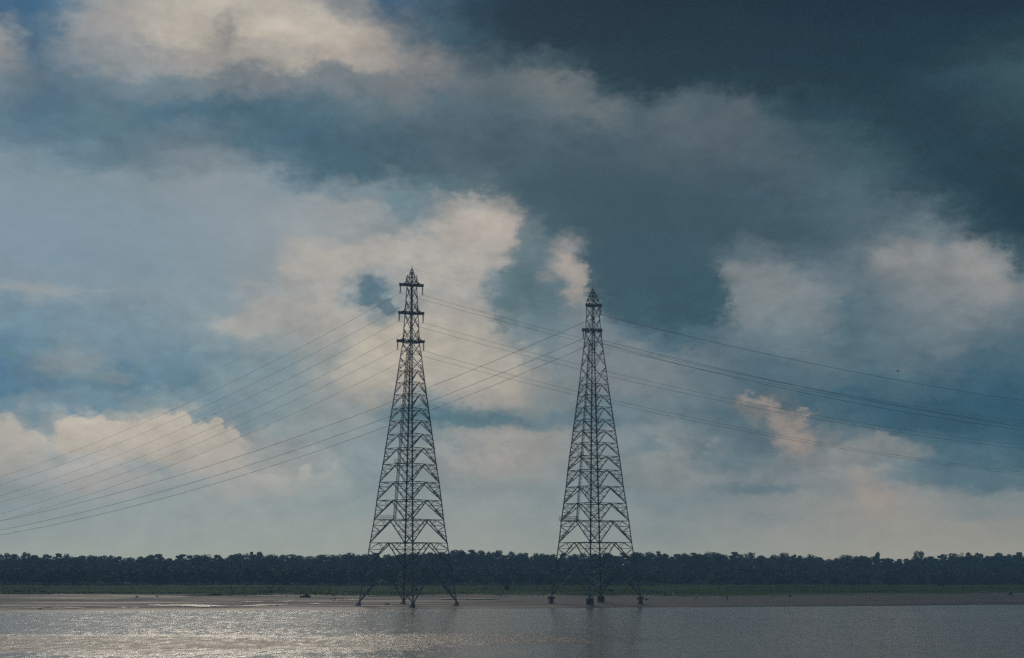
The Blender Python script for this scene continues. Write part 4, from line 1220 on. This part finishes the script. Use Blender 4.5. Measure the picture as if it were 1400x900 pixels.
# thicket that fills the foot of the wood, and scrub along its edge: nobody could count it
rng2 = np.random.RandomState(9)
b = MB()
lobes = []
for k in range(900):
    px = rng2.uniform(-80, 1480)
    D = rng2.uniform(800, 1160)
    X = ray(px, 790)[0] * D
    h = rng2.uniform(3.5, 6.5)
    lobes.append(((X, D, gz(X, D) + h * 0.75), (rng2.uniform(4, 7), 4.0, h)))
for k in range(260):
    px = -90 + 1580 * (k + rng2.uniform(0, 1)) / 260
    D = rng2.uniform(1185, 1260)
    X = ray(px, 790)[0] * D
    h = rng2.uniform(7.0, 8.6)
    lobes.append(((X, D, gz(X, D) + h * 0.8), (rng2.uniform(6, 9), 5.0, h)))
leaf_cloud(b, rng2, lobes, 62000, 1.8)
tag(b.build('woodland_undergrowth', M['leaf']), kind='stuff')
b = MB()
lobes = []
for k in range(420):
    px = -80 + 1560 * (k + rng2.uniform(0, 1)) / 420
    D = rng2.uniform(758, 782) + (20 if px > 900 else 0)
    X = ray(px, 790)[0] * D
    h = rng2.uniform(0.5, 1.5) * (1.25 if px > 850 else 1)
    lobes.append(((X, D, gz(X, D) + h * 0.5), (rng2.uniform(1.5, 4.2), 2.0, h)))
leaf_cloud(b, rng2, lobes, 15000, 0.6)
tag(b.build('scrub_undergrowth', M['leaf']), kind='stuff')

# meadow grass in tufts
b = MB()
for k in range(16000):
    px = rng2.uniform(-60, 1460)
    D = 535 + (760 - 535) * rng2.uniform(0, 1) ** 1.3
    X = ray(px, 800)[0] * D
    if D < meadow_edge(np.array([X]))[0] + rng2.normal() * 9:
        continue
    if math.sin(X * 0.05 + 1.3 * math.sin(D * 0.03)) + math.sin(X * 0.013 + D * 0.07) + rng2.normal() * 0.7 < -0.2:
        continue
    z = gz(X, D) - 0.05
    h = rng2.uniform(0.15, 0.42)
    for q in range(3):
        a = rng2.uniform(0, 6.28)
        wv = rng2.uniform(0.18, 0.45)
        i = len(b.v)
        b.v += [(X + wv * math.cos(a), D + wv * math.sin(a), z), (X - wv * math.cos(a), D - wv * math.sin(a), z), (X + rng2.normal() * 0.2, D + rng2.normal() * 0.2, z + h)]
        b.f.append((i, i + 1, i + 2))
tag(b.build('meadow_grass', M['grass']), kind='stuff')


# ------------------------------------------------------------------ small things on the mud and in the meadow
def ground_at(px, row, z=0.7):
    for q in range(8):
        P = at(px, row, row_dist(row, z))
        z = gz(P.x, P.y)
    return Vector((P.x, P.y, z)), P.y / F


def bush(px, row, wp, hp, label, mat='shrub_leaf', seed=1):
    P, mpp = ground_at(px, row)
    r = np.random.RandomState(seed)
    W_, H_ = wp * mpp / 2, hp * mpp
    root = empty('bush', (P.x, P.y, P.z - 0.05))
    lobes = []
    for k in range(7):
        t = r.uniform(-0.75, 0.75)
        hh_ = H_ * (1 - 0.55 * abs(t)) * r.uniform(0.7, 1.0)
        lobes.append(((t * W_, r.uniform(-0.4, 0.4) * W_, hh_ * 0.5), (W_ * r.uniform(0.22, 0.42), W_ * 0.35, hh_ * 0.52)))
    cb = MB()
    leaf_cloud(cb, r, lobes, 420, max(0.16, H_ * 0.22))
    cb.build('foliage', M[mat], root)
    sb = MB()
    for c, q in lobes[:5]:
        sb.tube([(c[0] * 0.3, c[1] * 0.3, 0), c], [0.05, 0.02], 5)
    sb.build('stem', M['bark'], root)
    tag(root, label, 'bush', 'bushes on the bank and meadow')


bush(418.5, 817, 17, 5, 'wide dark heap of brush at the edge of the mud left of the taller pylon', 'dry_brush', 3)
bush(529.5, 827.2, 6, 2.4, 'small green bush on wet mud under the taller pylon', 'shrub_leaf', 4)
bush(570, 808.5, 8, 5, 'dark bush in the meadow behind the legs of the taller pylon', 'dry_brush', 5)
bush(693, 805.5, 6, 8, 'upright little bush in the meadow between the two pylons', 'shrub_leaf', 6)
bush(295, 814.5, 15, 3.4, 'flat dark bush on the grass edge above the long pale pool', 'dry_brush', 7)
bush(367, 809.5, 17, 3.2, 'long low dark bush within the meadow left of the brush heap', 'shrub_leaf', 8)
bush(835, 808.5, 5, 4, 'small bush behind the right leg of the shorter pylon', 'shrub_leaf', 9)
bush(884.6, 820.6, 5, 2.6, 'little dark bush on mud beside the right footing of the shorter pylon', 'shrub_leaf', 10)
bush(1080, 815.8, 5, 3.2, 'small bush on the right bank where the grass thins out', 'shrub_leaf', 11)
bush(1286, 801, 8, 5.5, 'dark round bush below the tall round-headed tree', 'dry_brush', 12)
bush(22, 809, 22, 3.0, 'low spread bush at the left end of the meadow', 'shrub_leaf', 14)
bush(632, 811.5, 12, 3.0, 'scrubby bush behind the right foot of the taller pylon', 'dry_brush', 15)


def rock(px, row, wp, hp, label, seed):
    P, mpp = ground_at(px, row)
    r = np.random.RandomState(seed)
    b = MB()
    n, m = 9, 5
    for j in range(m + 1):
        f = j / m * math.pi / 2
        for k in range(n):
            a = 2 * math.pi * k / n
            q = 1 + r.uniform(-0.22, 0.22)
            b.v.append((P.x + wp * mpp / 2 * math.cos(a) * math.cos(f) * q, P.y + wp * mpp / 2 * math.sin(a) * math.cos(f) * q, P.z - 0.08 + (hp * mpp + 0.08) * math.sin(f) * (1 + r.uniform(-0.1, 0.1))))
    for j in range(m):
        for k in range(n):
            k2 = (k + 1) % n
            b.f.append((j * n + k, j * n + k2, (j + 1) * n + k2, (j + 1) * n + k))
    b.f.append(tuple(m * n + k for k in range(n)))
    b.f.append(tuple(reversed(range(n))))
    tag(b.build('rock', M['rock']), label, 'rock', 'dark lumps lying on the mud')


rock(379, 828.8, 4, 1.6, 'dark lump at the near side of the long pale pool', 1)
rock(396.5, 825.8, 5, 1.4, 'low dark lump on the far rim of the long pale pool', 2)
rock(951.5, 818.8, 3.4, 1.8, 'dark lump on dry mud left of the person in blue', 3)
rock(1360.5, 820.2, 3.2, 1.6, 'dark lump on mud below the blue sheet', 4)
rock(1343, 818.6, 4.5, 1.5, 'flat dark lump left of the blue sheet', 5)
rock(1189, 818.8, 4, 1.2, 'low lump on the bare bank below the slim tree', 6)
rock(187, 817, 4.5, 2.0, 'dark clod under the bank beside the left pool tip', 7)
rock(55, 833.4, 5, 1.2, 'flat dark clod at the water line near the left edge', 8)
rock(215, 816, 3.5, 1.6, 'small clod on the bank above the wide end of the pale pool', 9)

# thin stakes standing in a row by a pool
st0 = None
for k in range(8):
    P, mpp = ground_at(452 + k * 2.35 + (k % 3) * 0.4, 820.6 - 0.1 * (k % 2))
    if st0 is None:
        st0 = MB().tube([(0, 0, -0.2), (0.03, 0, 0.45), (0.02, 0.02, 0.85)], [0.13, 0.12, 0.10], 7).build('wooden_stake', M['wood'])
        o = st0
    else:
        o = st0.copy()
        COL.objects.link(o)
    o.location = P
    o.rotation_euler = (0, 0, k * 1.1)
    o.scale = (1, 1, 0.8 + 0.1 * (k % 4))
    tag(o, 'short dark stake standing in the row by the pool left of the taller pylon', 'stake', 'stakes in a row by the pool')


def hut(px, row, wp, wall_p, roof_p, label, roof_mat, wall_mat, rz=0.1):
    P, mpp = ground_at(px, row, 1.7)
    w_, hw, hr = wp * mpp, wall_p * mpp, roof_p * mpp
    dpt = max(2.0, w_ * 0.6)
    root = empty('hut', (P.x, P.y, P.z - 0.05), rz)
    MB().box((0, 0, hw / 2), (w_ * 0.86, dpt * 0.82, hw)).build('wall', M[wall_mat], root)
    b = MB()
    x, y = w_ / 2, dpt / 2
    z0_, z1_ = hw - 0.08, hw + hr
    b.v = [(-x, -y, z0_), (x, -y, z0_), (x * 0.94, 0, z1_), (-x * 0.94, 0, z1_), (-x, y, z0_), (x, y, z0_),
           (-x, -y, z0_ - 0.1), (x, -y, z0_ - 0.1), (x * 0.94, 0, z1_ - 0.12), (-x * 0.94, 0, z1_ - 0.12), (-x, y, z0_ - 0.1), (x, y, z0_ - 0.1)]
    b.f = [(0, 1, 2, 3), (3, 2, 5, 4), (7, 6, 9, 8), (8, 9, 10, 11), (0, 6, 7, 1), (5, 11, 10, 4), (1, 7, 8, 2), (2, 8, 11, 5), (0, 3, 9, 6), (3, 4, 10, 9)]
    b.build('roof', M[roof_mat], root)
    MB().box((w_ * 0.12, -dpt * 0.41 - 0.03, hw * 0.42), (min(0.9, w_ * 0.25), 0.06, hw * 0.84)).build('door', M['wood'], root)
    tag(root, label, 'hut', 'huts at the foot of the wood')


hut(173.5, 799.6, 8.5, 1.6, 2.0, 'hut with a bright pale tin roof among low trees on the left', 'tin', 'hut_wall', 0.06)
hut(392, 799.5, 14, 2.6, 3.0, 'wide thatched hut beside low trees left of the taller pylon', 'thatch', 'hut_wall', -0.1)
hut(399.5, 800.0, 3.0, 1.6, 1.4, 'tiny shed with a pale roof against the wide thatched hut', 'tin', 'hut_wall', 0.2)
hut(247, 797.5, 9, 2.0, 2.2, 'grey thatched hut between the pale tin roof and the wide thatched hut', 'thatch', 'hut_wall', 0.15)
hut(837.5, 800.0, 3.2, 1.6, 1.5, 'small pale-roofed hut behind the right half of the shorter pylon', 'tin', 'hut_wall', 0.0)
hut(849, 799.5, 3.0, 1.6, 1.3, 'small grey hut seen just inside the right leg of the shorter pylon', 'thatch', 'tin', 0.0)

# pale post in front of the wood
P, mpp = ground_at(77, 799.5, 1.7)
root = empty('signpost', P)
MB().tube([(0, 0, -0.2), (0, 0, 4.6)], [0.09, 0.07], 8).build('post', M['wood'], root)
MB().box((0, -0.1, 4.2), (0.55, 0.06, 1.9)).build('board', M['tin'], root)
tag(root, 'pale upright board on a post before dark trees near the left edge', 'sign')

# blue sheet over a heap on the right bank
P, mpp = ground_at(1381, 813.0)
b = MB()
r = np.random.RandomState(2)
n, m = 28, 9
Wd, Hd = 7.2 * mpp / 2, 4.6 * mpp
for j in range(m + 1):
    f = j / m
    for k in range(n):
        a = 2 * math.pi * k / n
        fold = 1 + 0.10 * math.sin(7 * a) * (1 - f) + r.uniform(-0.03, 0.03)
        rad = math.cos(f * math.pi / 2) ** 0.75 * fold
        b.v.append((P.x + Wd * rad * math.cos(a), P.y + Wd * 0.8 * rad * math.sin(a), P.z - 0.05 + Hd * math.sin(f * math.pi / 2) * (1 + 0.10 * math.cos(a - 0.6))))
for j in range(m):
    for k in range(n):
        k2 = (k + 1) % n
        b.f.append((j * n + k, j * n + k2, (j + 1) * n + k2, (j + 1) * n + k))
b.f.append(tuple(m * n + k for k in range(n)))
tag(b.build('tarpaulin', M['blue_cloth']), 'dark blue sheet draped over a heap on the right bank', 'tarpaulin')

# crumpled white sheet on the bank
P, mpp = ground_at(920.5, 812.3)
b = MB()
for j in range(6):
    for k in range(10):
        b.v.append((P.x + (k / 9 - 0.5) * 5.0 * mpp, P.y + (j / 5 - 0.5) * 1.6, P.z + 0.05 + 0.30 * math.exp(-((k - 3) / 2.2) ** 2) * (1 - abs(j / 2.5 - 1)) + r.uniform(0, 0.12)))
for j in range(5):
    for k in range(9):
        i = j * 10 + k
        b.f.append((i, i + 1, i + 11, i + 10))
o = b.build('cloth_sheet', M['white_cloth'])
md = o.modifiers.new('thickness', 'SOLIDIFY')
md.thickness = 0.03
tag(o, 'small crumpled white sheet lying on the bank right of the shorter pylon', 'sheet')


# ------------------------------------------------------------------ living things
def skinned(name, verts, edges, radii, mats, loc, rz=0.0, levels=1, parent=None):
    me = bpy.data.meshes.new(name)
    me.from_pydata(verts, edges, [])
    me.materials.append(mats)
    o = bpy.data.objects.new(name, me)
    o.location = loc
    o.rotation_euler = (0, 0, rz)
    COL.objects.link(o)
    o.parent = parent
    sk = o.modifiers.new('skin', 'SKIN')
    sk.use_smooth_shade = True
    for i, rr in enumerate(radii):
        me.skin_vertices[0].data[i].radius = rr if isinstance(rr, tuple) else (rr, rr)
    me.skin_vertices[0].data[0].use_root = True
    o.modifiers.new('smooth', 'SUBSURF').levels = levels
    o.modifiers['smooth'].render_levels = levels
    return o


M['skin'] = mat_plain('brown_skin', (0.16, 0.085, 0.055), 0.6, 0.1, 5.0)
M['navy'] = mat_plain('navy_cotton', (0.012, 0.020, 0.055), 0.85, 0.2, 6.0)
M['hair'] = mat_plain('black_hair', (0.01, 0.009, 0.009), 0.5, 0.1, 8.0)

P, mpp = ground_at(994.3, 821.2)
root = empty('person', P, 0.5)
body_v = [(0, 0, 0.92), (0, 0, 1.15), (0, -0.01, 1.40), (0, -0.02, 1.50), (0, -0.03, 1.58), (0, -0.03, 1.70),
          (0.10, 0, 0.84), (0.11, -0.03, 0.48), (0.12, 0.0, 0.08), (0.12, -0.14, 0.03),
          (-0.10, 0, 0.84), (-0.12, 0.02, 0.48), (-0.13, 0.05, 0.08), (-0.13, -0.09, 0.03),
          (0.19, 0, 1.40), (0.25, 0.03, 1.12), (0.24, -0.06, 0.88), (0.23, -0.09, 0.78),
          (-0.19, 0, 1.40), (-0.26, 0.02, 1.12), (-0.26, -0.07, 0.88), (-0.25, -0.10, 0.78)]
body_e = [(0, 1), (1, 2), (2, 3), (3, 4), (4, 5), (0, 6), (6, 7), (7, 8), (8, 9), (0, 10), (10, 11), (11, 12), (12, 13),
          (2, 14), (14, 15), (15, 16), (16, 17), (2, 18), (18, 19), (19, 20), (20, 21)]
body_r = [(0.15, 0.11), (0.14, 0.10), (0.16, 0.11), 0.06, 0.085, 0.09, 0.085, 0.062, 0.045, 0.035, 0.085, 0.062, 0.045, 0.035, 0.06, 0.045, 0.034, 0.03, 0.06, 0.045, 0.034, 0.03]
for sgn, wr in ((1, 17), (-1, 21)):
    wx, wy, wz = body_v[wr]
    for q, (oy, ln) in enumerate([(-0.030, 0.070), (-0.010, 0.085), (0.010, 0.08), (0.028, 0.062)]):
        i = len(body_v)
        body_v += [(wx, wy + oy, wz - 0.05), (wx - sgn * 0.012, wy + oy - 0.01, wz - 0.05 - ln)]
        body_e += [(wr, i), (i, i + 1)]
        body_r += [0.010, 0.008]
    i = len(body_v)
    body_v += [(wx - sgn * 0.02, wy - 0.045, wz - 0.01), (wx - sgn * 0.03, wy - 0.06, wz - 0.06)]
    body_e += [(wr, i), (i, i + 1)]
    body_r += [0.011, 0.009]
skinned('body', body_v, body_e, body_r, M['skin'], (0, 0, 0), 0, 1, root)
cl_v = [v for v in body_v[:3]] + [body_v[6], body_v[7], (0.12, 0.0, 0.2), body_v[10], body_v[11], (-0.13, 0.04, 0.2), body_v[14], body_v[15], (0.245, -0.03, 0.97), body_v[18], body_v[19], (-0.26, -0.04, 0.97)]
cl_e = [(0, 1), (1, 2), (0, 3), (3, 4), (4, 5), (0, 6), (6, 7), (7, 8), (2, 9), (9, 10), (10, 11), (2, 12), (12, 13), (13, 14)]
cl_r = [(0.18, 0.14), (0.17, 0.13), (0.185, 0.135), 0.11, 0.085, 0.075, 0.11, 0.085, 0.075, 0.08, 0.065, 0.055, 0.08, 0.065, 0.055]
skinned('clothing', cl_v, cl_e, cl_r, M['navy'], (0, 0, 0), 0, 1, root)
MB().lathe((0, -0.015, 1.60), [(0.098, 0.02), (0.108, 0.08), (0.098, 0.14), (0.06, 0.185), (0.01, 0.20)], 10).build('hair', M['hair'], root, True)
tag(root, 'person standing on the right mud bank in dark blue clothes', 'person')

P, mpp = ground_at(812.3, 807.2)
root = empty('egret', P, 0.6)
skinned('body', [(0.28, 0, 0.50), (0.05, 0, 0.56), (-0.2, 0, 0.60), (-0.30, 0, 0.72), (-0.22, 0, 0.86), (-0.30, 0, 0.97), (-0.37, 0, 0.98), (0.48, 0, 0.42),
                 (0.05, 0.07, 0.40), (0.06, 0.07, 0.20), (0.03, 0.07, 0.0), (0.05, -0.07, 0.40), (0.06, -0.07, 0.20), (0.03, -0.07, 0.0)],
        [(0, 1), (1, 2), (2, 3), (3, 4), (4, 5), (5, 6), (0, 7), (1, 8), (8, 9), (9, 10), (1, 11), (11, 12), (12, 13)],
        [0.13, 0.17, 0.12, 0.05, 0.04, 0.055, 0.04, 0.05, 0.05, 0.018, 0.018, 0.05, 0.018, 0.018], M['feather'], (0, 0, 0), 0, 1, root)
MB().lathe((0, 0, 0), [(0.022, 0), (0.003, 0.16)], 6).build('bill', M['bill'], root)
bl = root.children[-1]
bl.location = (-0.39, 0, 0.98)
bl.rotation_euler = (0, -math.pi / 2 - 0.1, 0)
tag(root, 'white egret standing in the meadow behind the shorter pylon', 'egret')

P = at(1227.3, 507.5, 395)
o = skinned('bird', [(0, 0, 0), (-0.16, 0, 0.0), (-0.27, 0, 0.03), (0.18, 0, 0.0), (0.34, 0, -0.02), (0.0, 0.20, 0.10), (0.07, 0.42, 0.06), (0.0, -0.20, 0.10), (0.07, -0.42, 0.06)],
            [(0, 1), (1, 2), (0, 3), (3, 4), (0, 5), (5, 6), (0, 7), (7, 8)],
            [0.14, 0.12, 0.07, 0.10, (0.10, 0.03), (0.13, 0.04), (0.08, 0.02), (0.13, 0.04), (0.08, 0.02)], M['dark_feather'], P, 1.0)
o.scale = (1.45, 1.45, 1.45)
tag(o, 'single dark bird flying in the sky right of the shorter pylon', 'bird')

# ------------------------------------------------------------------ river haze
def make_haze():
    b = MB()
    b.box((0, 860, 61.0), (4700, 3000, 138.0))
    m = bpy.data.materials.new('river_haze')
    m.use_nodes = True
    t = m.node_tree
    t.nodes.clear()
    out = t.nodes.new('ShaderNodeOutputMaterial')
    vp = t.nodes.new('ShaderNodeVolumePrincipled')
    vp.inputs['Color'].default_value = (0.36, 0.66, 1.0, 1)
    vp.inputs['Density'].default_value = HAZE_DENSITY
    vp.inputs['Anisotropy'].default_value = 0.0
    t.links.new(vp.outputs[0], out.inputs['Volume'])
    o = b.build('haze', m)
    tag(o, kind='stuff')


make_haze()
